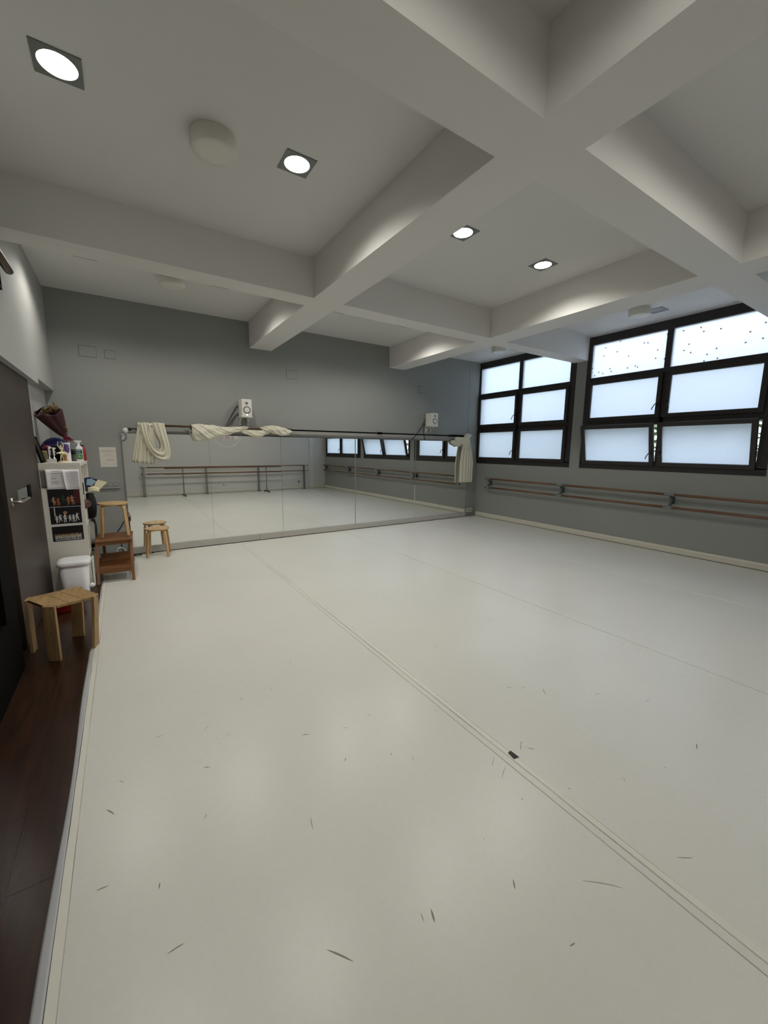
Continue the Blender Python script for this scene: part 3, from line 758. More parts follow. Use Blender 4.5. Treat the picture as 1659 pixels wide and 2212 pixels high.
# ------------------------------------------------------------------ wall barre under the windows
def rail(b, p0, p1): b.tube([p0, p1], .021, 12)
t = thing('wall_barre', 'double wooden ballet barre fixed to the wall under the windows', 'ballet barre', (R, 3, .8))
BX = R-.155; ys = [6.86, 4.90, 2.90, .90, -1.15]
for z in (1.005, .79):
    prev = 6.80
    for k in range(4):
        y0, y1 = ys[k]-.06, ys[k+1]+.06
        b = MB(); b.tube([(BX, y0, z), (BX, y1, z)], .0225, 12); b.build('rail', M['barre_wood'], t, world=True)
for y in ys:
    b = MB()
    poly = [(0, .84), (-.05, .84), (-.085, .825), (-.115, .80), (-.135, .775), (-.165, .775), (-.165, .81), (-.142, .812), (-.112, .845), (-.082, .875), (-.082, .925), (-.112, .955), (-.142, .985), (-.165, .985), (-.165, 1.022), (-.135, 1.022), (-.115, 1.0), (-.085, .975), (-.05, .96), (0, .96)]
    b.prism([(R+p, z) for p, z in poly], y-.016, y+.016, 1)
    b.box(R-.006, R, y-.03, y+.03, .84, .96)
    b.build('bracket', M['bracket'], t, world=True)
    for z in (1.005, .79):
        b = MB(); b.tube([(BX, y-.075, z), (BX, y+.075, z)], .026, 12); b.build('rail_sleeve', M['grey_metal'], t, world=True)
# barres along the rear wall (seen in the mirrors)
t = thing('floor_barre', 'double barre on thick floor posts along the rear wall', 'ballet barre', (3.5, REAR+.16, 0))
PY = REAR+.16
for x in (.53, 2.53, 4.45, 6.62):
    b = MB()
    for s_ in (-.022, .022): b.box(x+s_-.014, x+s_+.014, PY-.02, PY+.02, .004, 1.0)
    b.box(x-.06, x+.06, PY-.06, PY+.06, .004, .012)
    b.build('post', M['grey_metal'], t, world=True)
for z in (1.01, .785):
    for a, c in ((.49, 2.53), (2.53, 4.45), (4.45, 6.80)):
        b = MB(); b.tube([(a, PY+.045, z), (c, PY+.045, z)], .02, 12); b.build('rail', M['barre_wood_x'], t, world=True)
for z in (1.01, .785):
    for x in (.49, 6.66):
        b = MB(); b.tube([(x-.03, PY+.045, z), (x+.16, PY+.045, z)], .0225, 12); b.build('rail_sleeve', M['metal'], t, world=True)

t = thing('portable_barre', 'portable double barre on two footed stands before the rear wall', 'ballet barre', (3.3, -.90, 0))
for x in (1.72, 4.66):
    b = MB(); b.tube([(x, -.90, .03), (x, -.90, 1.0)], .018, 10)
    b.build('post', M['grey_metal'], t, world=True)
    b = MB(); b.tube([(x-.02, -1.15, .03), (x, -.90, .05), (x+.02, -.62, .03)], .02, 10); b.sphere((x-.02, -1.13, .03), .028, 10); b.sphere((x+.02, -.64, .03), .028, 10); b.build('foot', M['rubber'], t, world=True)
for z in (.99, .79):
    b = MB(); b.tube([(1.15, -.865, z), (5.25, -.865, z)], .019, 12); b.build('rail', M['barre_wood_x'], t, world=True)
# ring emblem with lettering on the rear wall, clock, sockets
t = thing('wall_emblem', 'white ring emblem with pale lettering high on the rear wall', 'emblem', (3.37, REAR, 2.24))
b = MB(); n = 64
for r0, r1 in ((.488, .512),):
    vs = []; fs = []
    for k in range(n):
        a = 2*PI*k/n
        for r in (r0, r1):
            for y in (0, .006): vs.append((r*math.cos(a), y, r*math.sin(a)))
    for k in range(n):
        j = (k+1) % n; p = 4*k; q = 4*j
        fs += [(p+1, p+3, q+3, q+1), (p, p+1, q+1, q), (p+2, q+2, q+3, p+3)]
    b.add(vs, fs)
b.build('ring', M['white_print'], t)
MB().box(-.40, .22, .0, .004, -.19, .04).build('letter_band', M['pink_print'], t)
b = MB()
for x, w in ((-.33, .035), (-.12, .03), (.10, .05), (.27, .14)): b.box(x, x+w, .004, .008, -.195, .10)
b.add([(-.47, .004, -.24), (-.44, .004, -.24), (-.43, .004, .05), (-.46, .004, .05), (-.47, .008, -.24), (-.44, .008, -.24), (-.43, .008, .05), (-.46, .008, .05)], [(0, 1, 2, 3), (4, 7, 6, 5), (0, 4, 5, 1), (1, 5, 6, 2), (2, 6, 7, 3), (3, 7, 4, 0)])
b.build('letters', M['white_print'], t)['kind'] = 'stuff'
t = thing('wall_clock', 'round white wall clock on the rear wall, seen in mirror corner', 'clock', (.0, REAR, 2.055))
TY = Matrix.Rotation(-PI/2, 4, 'X')
b = MB(); b.lathe([(.150, .0), (.153, .03), (.142, .035), (.138, .02)], (0, 0, 0), 40, 0, True, TY, False); b.build('rim', M['rubber'], t)
b = MB(); b.lathe([(.139, .005), (.139, .014)], (0, 0, 0), 40, 0, True, TY); b.build('face', M['white_plastic'], t)
b = MB()
for k in range(12):
    a = k*PI/6; b.box(-.007, .007, .014, .017, .095, .125, 0, Matrix.Rotation(a, 4, 'Y'))
b.box(-.006, .006, .015, .018, -.02, .09, 0, Matrix.Rotation(1.0, 4, 'Y')); b.box(-.007, .007, .015, .018, -.02, .065, 0, Matrix.Rotation(-.9, 4, 'Y'))
b.build('hour_marks', M['rubber'], t)['kind'] = 'stuff'
for x, lab in ((3.11, 'white double socket low on the rear wall under the emblem'), (6.40, 'grey single socket low on the rear wall near its right end')):
    t = thing('wall_socket', lab, 'socket', (x, REAR, .305))
    n_ = 2 if x < 4 else 1
    MB().box(0, .08*n_, 0, .012, -.04, .04).build('plate', M['offwhite'] if n_ == 2 else M['grey'], t, bevel=.003)
    for k in range(n_): MB().box(.02+.08*k, .06+.08*k, .012, .015, -.022, .022).build('socket_insert', M['grey'], t)

# ------------------------------------------------------------------ round bentwood stools
def bent_stool(loc, rz, label):
    t = thing('bentwood_stool', label, 'stool', loc, rz, 'round bentwood stools')
    MB().lathe([(.166, .424), (.172, .430), (.172, .446), (.168, .450)], (0, 0, 0), 40).build('seat', M['birch'], t, bevel=0)
    for k in range(4):
        a = k*PI/2+.62; rot = Matrix.Rotation(a, 4, 'Z')
        # profile in the radial plane: under the seat, round the bend, down to the floor with a slight splay
        path = smooth_pts([(.045, 0, .413), (.115, 0, .413), (.150, 0, .405), (.168, 0, .385), (.175, 0, .35), (.190, 0, .17), (.205, 0, 0.011)], 5)
        b = MB(); w = .021; th = .009; vs = []; fs = []
        for i, p in enumerate(path):
            d = (path[min(i+1, len(path)-1)]-path[max(i-1, 0)]).normalized(); nrm = Vector((d.z, 0, -d.x))
            for q, s_ in ((-w, -1), (w, -1), (w, 1), (-w, 1)):
                v = p+nrm*th*s_; vs.append((v.x, q, max(v.z, 0)))
        for i in range(len(path)-1):
            for j in range(4): fs.append((4*i+j, 4*i+(j+1) % 4, 4*i+4+(j+1) % 4, 4*i+4+j))
        e_ = 4*(len(path)-1); fs += [(0, 3, 2, 1), (e_, e_+1, e_+2, e_+3)]
        b.add(vs, fs, 0, False, rot); b.build('leg', M['birch_leg'], t, bevel=.0025)
    return t
bent_stool((.36, 7.09, .004), 0.0, 'round bentwood stool on the white floor before the mirror')
bent_stool((-.165, 6.40, .518), .16, 'round bentwood stool standing on top of the brown step stool')

# ------------------------------------------------------------------ brown step stool
t = thing('step_stool', 'brown wooden step stool carrying the round stool', 'step stool', (-.180, 6.29, 0), -.03)
for sx in (-1, 1):
    b = MB(); x0, x1 = sx*.185-.017, sx*.185+.017
    b.prism([(-.395, .0045), (-.345, .0045), (-.135, .495), (-.185, .495)], x0, x1, 0); b.build('front_leg', M['brown_leg'], t, bevel=.003)
    b = MB(); b.prism([(.335, .0045), (.375, .0045), (.375, .515), (.335, .515)], x0-sx*.035, x1-sx*.035, 0); b.build('rear_leg', M['brown_leg'], t, bevel=.003)
    b = MB(); b.box(x0+.004, x1-.004, -.20, .35, .43, .495); b.build('side_rail', M['brown'], t, bevel=.002)
    b = MB(); b.box(x0+.004, x1-.004, -.33, .34, .12, .165); b.build('side_rail', M['brown'], t, bevel=.002)
MB().box(-.205, .205, -.20, .38, .495, .513).build('top', M['brown'], t, bevel=.004)
MB().box(-.168, .168, -.178, -.155, .45, .495).build('front_rail', M['brown'], t, bevel=.002)
MB().box(-.168, .168, -.335, .0, .165, .185).build('lower_tread', M['brown'], t, bevel=.003)
MB().box(-.168, .168, -.342, -.32, .12, .175).build('tread_rail', M['brown'], t, bevel=.003)
MB().box(-.168, .168, -.02, .0, .185, .31).build('riser', M['brown'], t, bevel=.002)

# ------------------------------------------------------------------ chamfered pine stool
t = thing('pine_stool', 'rough pine stool with cut corner plank seat and plank legs', 'stool', (-.528, 4.125, 0), 0)
# octagon corners, seen from above
cx, cy = -.528, 4.125
oct_ = [(-.745, 4.170), (-.622, 3.955), (-.530, 3.905), (-.318, 3.985), (-.290, 4.085), (-.412, 4.325), (-.485, 4.350), (-.735, 4.245)]
oct_ = [(x-cx, y-cy) for x, y in oct_]
ax = Vector((oct_[1][0]-oct_[0][0], oct_[1][1]-oct_[0][1])).normalized()   # plank direction
ac = Vector((-ax.y, ax.x))
def clip(poly, n, d, keep):
    out = []
    for i in range(len(poly)):
        p, q = Vector(poly[i]), Vector(poly[(i+1) % len(poly)]); a, b_ = (p.dot(n)-d)*keep, (q.dot(n)-d)*keep
        if a >= 0: out.append(tuple(p))
        if a*b_ < 0: tt = a/(a-b_); out.append(tuple(p+(q-p)*tt))
    return out
lo = min(Vector(p).dot(ac) for p in oct_); hi = max(Vector(p).dot(ac) for p in oct_)
cuts = [lo, lo+(hi-lo)*.36, lo+(hi-lo)*.62, hi]
if Vector(oct_[0]).dot(ac) > 0: cuts = [lo, lo+(hi-lo)*.38, lo+(hi-lo)*.68, hi]
for k in range(3):
    pl = clip(clip(oct_, ac, cuts[k]+.001, 1), ac, cuts[k+1]-.001, -1)
    MB().prism(pl, .438, .460, 2).build('seat_plank', M['pine'], t, bevel=.0025)
for (i, j) in ((1, 2), (3, 4), (5, 6), (7, 0)):
    p, q = Vector(oct_[i]), Vector(oct_[j]); d = (q-p).normalized(); nrm = Vector((d.y, -d.x)); mid = (p+q)/2
    if nrm.dot(mid) < 0: nrm = -nrm
    hw = .047; poly = [mid-d*hw+nrm*.001, mid+d*hw+nrm*.001, mid+d*hw+nrm*.023, mid-d*hw+nrm*.023]
    ox = {3: -.032, 5: -.020}.get(i, 0)
    lg = MB().prism([tuple(v) for v in poly], .0005, .459, 2); lg.v = [(x+ox*(1-z/.459), y, z) for x, y, z in lg.v]
    lg = lg.build('leg', M['pine_leg'], t, bevel=.0025)
    b = MB(); T = Matrix(((d.x, nrm.x, 0, mid.x+nrm.x*.0235), (d.y, nrm.y, 0, mid.y+nrm.y*.0235), (0, 0, 1, 0), (0, 0, 0, 1)))
    for (a_, z_, r_) in ((-.032, .437, .0035), (.020, .442, .0035), (-.030, .418, .003), (.012, .433, .003), (-.002, .235, .0055)):
        b.lathe([(r_, -.001), (r_*.9, .0006)], (0, 0, 0), 8, 0, True, T @ Matrix.Translation((a_, 0, z_)) @ Matrix.Rotation(-PI/2, 4, 'X'))
    b.v = [(x+ox*(1-z/.459), y, z) for x, y, z in b.v]
    b.build('nail_holes', M['knot'], lg)['kind'] = 'stuff'

# ------------------------------------------------------------------ red tub and pedal bin
t = thing('red_tub', 'red plastic tub on the floor behind the pine stool', 'tub', (-.645, 5.22, 0))
b = MB(); b.lathe([(.15, .001), (.165, .02), (.180, .095), (.190, .10), (.190, .108), (.178, .108), (.172, .095), (.155, .02), (.001, .012)], (0, 0, 0), 32, cap=False); b.build('basin', M['red'], t)
b = MB(); b.lathe([(.001, .0012), (.15, .0012)], (0, 0, 0), 32, cap=False); b.build('base', M['red'], t)
t = thing('pedal_bin', 'white plastic pedal bin with rounded lid in front of the shelf', 'bin', (-.565, 5.64, 0))
def rrect(w, d, r, n=5):
    P = []
    for sx, sy, a0 in ((1, 1, 0), (-1, 1, PI/2), (-1, -1, PI), (1, -1, 3*PI/2)):
        for k in range(n+1):
            a = a0+k*PI/2/n; P.append((sx*(w/2-r)+r*math.cos(a), sy*(d/2-r)+r*math.sin(a)))
    return P
def rloft(b, secs):
    n = len(rrect(1, 1, .1)); vs = []; fs = []
    for w, d, r, z in secs: vs += [(x, y, z) for x, y in rrect(w, d, r)]
    for i in range(len(secs)-1):
        for k in range(n): j = (k+1) % n; fs.append((i*n+k, i*n+j, (i+1)*n+j, (i+1)*n+k))
    fs.append(tuple(range(n-1, -1, -1))); q = (len(secs)-1)*n; fs.append(tuple(q+k for k in range(n)))
    b.add(vs, fs, 0, True); return b
rloft(MB(), [(.225, .23, .05, 0), (.23, .24, .055, .02), (.27, .27, .06, .385)]).build('body', M['white_plastic'], t)
rloft(MB(), [(.30, .30, .07, .375), (.312, .312, .075, .385), (.312, .312, .075, .405), (.29, .29, .07, .425), (.22, .22, .06, .434), (.08, .08, .03, .437)]).build('lid', M['white_plastic'], t)
b = MB(); b.sphere((.145, -.03, .10), (.03, .03, .028), 14); b.box(.11, .145, -.045, -.015, .09, .11); b.build('side_knob', M['white_plastic'], t)
rloft(MB(), [(.08, .05, .015, .012), (.08, .05, .015, .03)]).build('pedal', M['white_plastic'], t).location = (0, -.14, 0)

# ------------------------------------------------------------------ white cube shelf and what is on it
SX0, SX1, SY0, SY1, SH = -.842, -.43, 5.86, 6.98, 1.515
t = thing('cube_shelf', 'white cube shelving unit against the left recess, photos on its end', 'shelf', (-.64, 6.42, 0))
th = .04
MB().box(SX0, SX1, SY0, SY0+th, 0, SH-th).build('end_panel', M['shelf'], t, world=True, bevel=.002)
MB().box(SX0, SX1, SY1-th, SY1, 0, SH-th).build('end_panel', M['shelf'], t, world=True, bevel=.002)
MB().box(SX0-.002, SX1+.002, SY0-.002, SY1+.002, SH-th, SH).build('top_panel', M['shelf'], t, world=True, bevel=.002)
MB().box(SX0, SX1, SY0+th, SY1-th, 0, th).build('bottom_panel', M['shelf'], t, world=True, bevel=.002)
cw = (SY1-SY0-2*th-2*.016)/3; ch = (SH-2*th-3*.016)/4
ycell = [SY0+th+k*(cw+.016) for k in range(3)]; zcell = [th+k*(ch+.016) for k in range(4)]
for k in (1, 2): MB().box(SX0, SX1-.004, ycell[k]-.016, ycell[k], th, SH-th).build('divider', M['shelf'], t, world=True)
for k in (1, 2, 3): MB().box(SX0, SX1-.003, SY0+th, SY1-th, zcell[k]-.016, zcell[k]).build('shelf_board', M['shelf'], t, world=True)
MB().box(SX0, SX0+.006, SY0+th, SY1-th, th, SH-th).build('back_panel', M['shelf'], t, world=True)

ZT = SH+.001
# picture frame leaning on the recess wall
t = thing('leaning_frame', 'dark picture frame leaning on the wall at the shelf end', 'picture frame', (-.80, 6.06, ZT))
b = MB(); T = Matrix.Rotation(-.20, 4, 'Y')
frame_rect(b, -.12, .12, 0, .30, (.022,)*4, -.009, .009); b.v = [tuple(T @ Vector(v)) for v in b.v]; b.build('frame', M['black'], t)
b = MB(); b.box(-.004, .004, -.10, .10, .02, .28, 0, T); b.build('picture', M['picture'], t)
t.location = (-.775, 6.0, ZT)
# blue ball
tag(MB().sphere((0, 0, 0), .148, 28).build('blue_ball', M['blue']), 'dark blue ball behind the trophies on the shelf', 'ball').location = (-.70, 6.50, ZT+.148)
# bouquet leaning over the ball
t = thing('wrapped_bouquet', 'dried bouquet in maroon paper leaning over the blue ball', 'bouquet', (-.585, 6.36, ZT))
tip = Vector((-.580, 6.33, 1.825)); mouth = Vector((-.715, 6.33, 2.115)); d = (mouth-tip).normalized()
a_ = d.cross(Vector((0, 1, 0))).normalized(); c_ = a_.cross(d).normalized()
b = MB()
def cone_fn(u, v):
    ang = 2*PI*u; r = lerp(.022, .135, v**.8)*(1+.10*math.sin(5*ang+1)+.05*math.sin(9*ang))
    ln = (mouth-tip).length*(1+.16*math.sin(ang+.4)*v+.05*math.sin(4*ang)*v)
    p = tip+d*ln*v+a_*r*math.cos(ang)+c_*r*math.sin(ang)*.8
    return tuple(p)
b.grid(cone_fn, 40, 10, 0, True, True); b.build('paper_wrap', M['maroon'], t, world=True, solid=.002)
b = MB()
def curl(u, v):
    p = Vector((-.80, 6.33, 2.10))+Vector((.10*v, .03*(u-.5), .075*math.sin(v*1.9)+.012*u)); q = p+Vector((-.03*(1-v), 0, -.05*(1-v)*u)); return tuple(q)
b.grid(curl, 6, 10); b.build('paper_curl', M['maroon'], t, world=True, solid=.002)
b = MB(); rnd = random.Random(4)
for k in range(46):
    q = mouth+a_*rnd.uniform(-.11, .05)+c_*rnd.uniform(-.07, .07)+d*rnd.uniform(-.03, .02); e_ = q+d*rnd.uniform(.02, .055)+Vector((rnd.uniform(-.02, .02), 0, rnd.uniform(0, .02)))
    b.tube([tuple(q), tuple((q+e_)/2), tuple(e_)], [.004, .008, .003], 5)
    if k % 4 == 0: b.sphere(tuple(e_), .011, 8)
b.build('dried_stems', M['dried'], t, world=True)
b = MB(); b.tube([tuple(tip-d*.02), tuple(tip), tuple(tip+d*.03)], [.03, .022, .03], 10)
for k in range(7):
    a = k*.9; b.tube([tuple(tip), tuple(tip+Vector((.035*math.cos(a)+.02, -.02, -.03+.02*math.sin(a)))), tuple(tip+Vector((.05*math.cos(a)+.035, -.015, -.05+.015*math.sin(a))))], [.006, .012, .003], 6)
b.build('ribbon', M['magenta'], t, world=True)
b = MB(); q0 = tip-d*.02
for k in range(6): b.tube([tuple(q0), tuple(Vector((-.585+.006*math.cos(k), 6.345+.008*math.sin(k), ZT+.001)))], .004, 5)
b.build('stems', M['dried'], t, world=True)
b = MB(); b.tube(smooth_pts([(-.60, 6.30, 1.95), (-.555, 6.28, 1.93), (-.548, 6.28, 1.88), (-.575, 6.29, 1.85)], 5), .006, 6); b.build('twine', M['dried'], t, world=True)
# trophies
def trophy(x, y, s_, label):
    t = thing('silver_trophy', label, 'trophy', (x, y, ZT), 0, 'silver trophies on the shelf')
    MB().box(-.022*s_, .022*s_, -.022*s_, .022*s_, 0, .042*s_).build('base', M['marble'], t, bevel=.002)
    MB().lathe([(.018*s_, .042*s_), (.02*s_, .05*s_), (.009*s_, .062*s_), (.010*s_, .085*s_), (.020*s_, .098*s_), (.012*s_, .108*s_), (.016*s_, .125*s_), (.024*s_, .135*s_), (.010*s_, .143*s_), (.014*s_, .155*s_), (.028*s_, .172*s_), (.030*s_, .185*s_), (.024*s_, .178*s_), (.001, .165*s_)], (0, 0, 0), 20, cap=False).build('cup', M['silver'], t)
trophy(-.715, 5.99, 1.0, 'taller silver trophy at the shelf end, left of its twin')
trophy(-.678, 6.04, .94, 'smaller silver trophy between its twin and the ballerina figure')
# potted pink flowers behind the trophies
t = thing('flower_pot', 'beige pot of magenta flowers behind the silver trophies', 'flower pot', (-.762, 6.19, ZT))
MB().lathe([(.030, 0), (.042, .12), (.044, .135), (.038, .135), (.034, .11)], (0, 0, 0), 20, cap=True).build('pot', M['beige'], t)
b = MB(); rnd = random.Random(8)
for k in range(22):
    q = (rnd.uniform(-.02, .075), rnd.uniform(-.03, .03), rnd.uniform(.14, .20)); b.sphere(q, rnd.uniform(.010, .018), 8)
    if k % 3 == 0: b.tube([(0, 0, .10), q], .003, 5)
b.build('petals', M['magenta'], t)
# dark jug behind
tag(MB().lathe([(.04, 0), (.05, .04), (.05, .12), (.03, .17), (.034, .19)], (0, 0, 0), 20).build('dark_jar', M['black']), 'black jar between the trophies and the ballerina figure', 'jar').location = (-.665, 6.20, ZT)
# ballerina figurine
t = thing('ballerina_figure', 'ivory ballerina figurine with raised arms and lifted leg', 'figurine', (-.604, 6.07, ZT))
MB().lathe([(.045, 0), (.045, .012), (.040, .016)], (0, 0, 0), 24).build('base', M['ivory'], t)
def skinned(edges_pts, name, m, parent):
    me = bpy.data.meshes.new(name); vs = [p[0] for p in edges_pts[0]]; me.from_pydata(vs, edges_pts[1], [])
    o = bpy.data.objects.new(name, me); C.objects.link(o); o.parent = parent; me.materials.append(m)
    sk = o.modifiers.new('skin', 'SKIN'); sk.use_smooth_shade = True
    for i, p in enumerate(edges_pts[0]):
        me.skin_vertices[0].data[i].radius = (p[1], p[1]); me.skin_vertices[0].data[i].use_root = (i == 0)
    s_ = o.modifiers.new('sub', 'SUBSURF'); s_.levels = 1; s_.render_levels = 2
    return o
pts = [((0, 0, .108), .013), ((0, 0, .135), .010), ((-.002, 0, .160), .013), ((-.004, 0, .175), .006), ((-.006, 0, .190), .011), ((-.007, 0, .202), .008),
       ((-.018, 0, .166), .006), ((-.034, 0, .200), .005), ((-.030, 0, .235), .004), ((-.020, 0, .244), .003),
       ((.014, 0, .166), .006), ((.022, 0, .200), .005), ((.010, 0, .232), .004), ((-.002, 0, .243), .003),
       ((-.008, 0, .090), .010), ((-.014, 0, .055), .007), ((-.018, 0, .018), .005), ((-.022, -.004, .014), .004),
       ((.012, -.006, .100), .010), ((.030, -.010, .094), .008), ((.052, -.012, .086), .005), ((.064, -.012, .084), .003)]
ed = [(0, 1), (1, 2), (2, 3), (3, 4), (4, 5), (2, 6), (6, 7), (7, 8), (8, 9), (2, 10), (10, 11), (11, 12), (12, 13), (0, 14), (14, 15), (15, 16), (16, 17), (0, 18), (18, 19), (19, 20), (20, 21)]
skinned((pts, ed), 'dancer', M['ivory'], t)
b = MB(); b.grid(lambda u, v: ((.014+.040*v)*math.cos(2*PI*u)*(1+.0*v), (.014+.034*v)*math.sin(2*PI*u), .124-.020*v+.006*v*math.sin(11*2*PI*u)), 66, 4, 0, True, True); b.build('tutu', M['ivory'], t, solid=.002)
b = MB(); b.tube([(.006, .004, .014), (.003, .003, .06), (.0, .002, .105)], .0035, 6); b.build('support_rod', M['ivory'], t)
# white vase with purple print, wooden block, jar, bottles
t = thing('white_vase', 'white vase with purple print behind the ballerina figure', 'vase', (-.570, 6.22, ZT))
MB().lathe([(.036, 0), (.037, .10), (.034, .19), (.037, .225), (.036, .232)], (0, 0, 0), 28).build('body', M['white_plastic'], t)
b = MB(); b.grid(lambda u, v: (.0372*math.cos(-2.4+1.5*u+.3*v), .0372*math.sin(-2.4+1.5*u+.3*v), .215-.115*v*(.6+.4*math.sin(PI*u))), 14, 8); b.build('purple_print', M['purple'], t, solid=.001)
tag(MB().box(-.018, .018, -.018, .018, 0, .085).build('wooden_block', M['cardboard'], bevel=.002), 'tan wooden block standing between ballerina figure and vase', 'block').location = (-.592, 6.165, ZT)
t = thing('lidded_jar', 'grey jar with black lid beside the spray bottle', 'jar', (-.535, 6.62, ZT))
MB().lathe([(.032, 0), (.034, .006), (.034, .088)], (0, 0, 0), 24).build('body', M['grey'], t)
MB().lathe([(.038, .086), (.039, .125), (.030, .145), (.010, .150)], (0, 0, 0), 24).build('lid', M['rubber'], t)
t = thing('spray_bottle', 'white spray bottle with green label on the shelf', 'spray bottle', (-.470, 6.50, ZT))
rloft(MB(), [(.070, .045, .015, 0), (.074, .048, .016, .006), (.074, .048, .016, .165), (.060, .04, .014, .186), (.028, .028, .010, .198), (.026, .026, .010, .215)]).build('body', M['white_plastic'], t)
b = MB(); b.box(-.033, .033, -.0262, -.0235, .026, .088); b.build('label', M['green'], t)
b = MB(); b.box(-.033, .033, -.0262, -.0235, .096, .15); b.build('upper_label', M['teal'], t)
b = MB(); b.box(-.026, .020, -.0268, -.0258, .136, .142); b.box(-.026, .012, -.0268, -.0258, .112, .117); b.box(-.01, .008, -.0268, -.0258, .062, .07); b.box(-.026, .026, -.0268, -.0258, .050, .053); b.build('label_text', M['white_plastic'], t)
b = MB(); b.prism([(-.046, .262), (-.046, .250), (-.018, .242), (-.014, .214), (.014, .214), (.016, .238), (.034, .252), (.034, .262)], -.012, .012, 1); b.build('trigger_head', M['white_plastic'], t, bevel=.003)
b = MB(); b.tube(smooth_pts([(-.020, 0, .246), (-.030, 0, .236), (-.034, 0, .222), (-.042, 0, .214)], 4), .005, 6); b.build('trigger', M['white_plastic'], t)
t = thing('red_bottle', 'red bottle with dark cap behind the spray bottle', 'bottle', (-.425, 6.78, ZT))
t.location = (-.462, 6.78, ZT)
MB().lathe([(.040, 0), (.041, .006), (.041, .14), (.028, .185), (.024, .19)], (0, 0, 0), 24).build('body', M['redbottle'], t).location = (.035-.03, 0, 0)
MB().lathe([(.026, .188), (.026, .206), (.022, .209)], (0, 0, 0), 20).build('cap', M['rubber'], t).location = (.005, 0, 0)

# papers and photo prints taped on the shelf end
YP = SY0-.0015
def sheet(name, x0, x1, z0, z1, label, m='paper', cat='paper', group='papers taped to the shelf end'):
    t = thing(name, label, cat, ((x0+x1)/2, YP, z0), 0, group)
    return t, (x1-x0), (z1-z0)
t, w, h = sheet('text_sheet', -.748, -.588, 1.216, 1.443, 'white text sheet, corner curled, at the outer edge of the shelf end')
def curlsheet(u, v): return (lerp(-w/2, w/2, u), -.003-.014*(1-u)**3*(1+.6*v), h*v)
MB().grid(curlsheet, 12, 6).build('sheet', M['paper'], t, solid=.0006)
b = MB(); rnd = random.Random(6)
for z in (.205, .178, .15, .125, .118, .09, .08, .062): ink_w = rnd.uniform(.05, .09); b.box(-.045, -.045+ink_w, -.0108, -.0100, z, z+.0035)
b.build('lettering', M['ink'], t)['kind'] = 'stuff'
t, w2, h2 = sheet('text_booklet', -.592, -.448, 1.208, 1.440, 'white stapled text sheets next to the shelf corner')
MB().grid(lambda u, v: (lerp(-w2/2+.012*(1-v)**2-.008*v, w2/2, u), -.004-.030*(1-u)**4, h2*v-.0*u), 12, 6).build('sheet', M['paper'], t, solid=.0008)
b = MB()
for k in range(17):
    z = .205-.0115*k; x = -w2/2+.022
    while x < w2/2-.02:
        q = rnd.uniform(.006, .018); yy = -.004-.030*(1-(x+w2/2)/w2)**4-.0016; b.box(x, x+q, yy-.0012, yy, z, z+.0025); x += q+.004
b.build('lettering', M['ink'], t)['kind'] = 'stuff'
t, w3, h3 = sheet('curled_picture', -.800, -.749, 1.235, 1.438, 'grey picture print curling away behind the first text sheet')
MB().grid(lambda u, v: (lerp(-w3/2, w3/2, u)+.004*math.sin(PI*v), -.004-.026*u**2, h3*v*(1-.10*(1-u)*0)), 8, 6).build('sheet', M['grey_print'], t, solid=.0006)
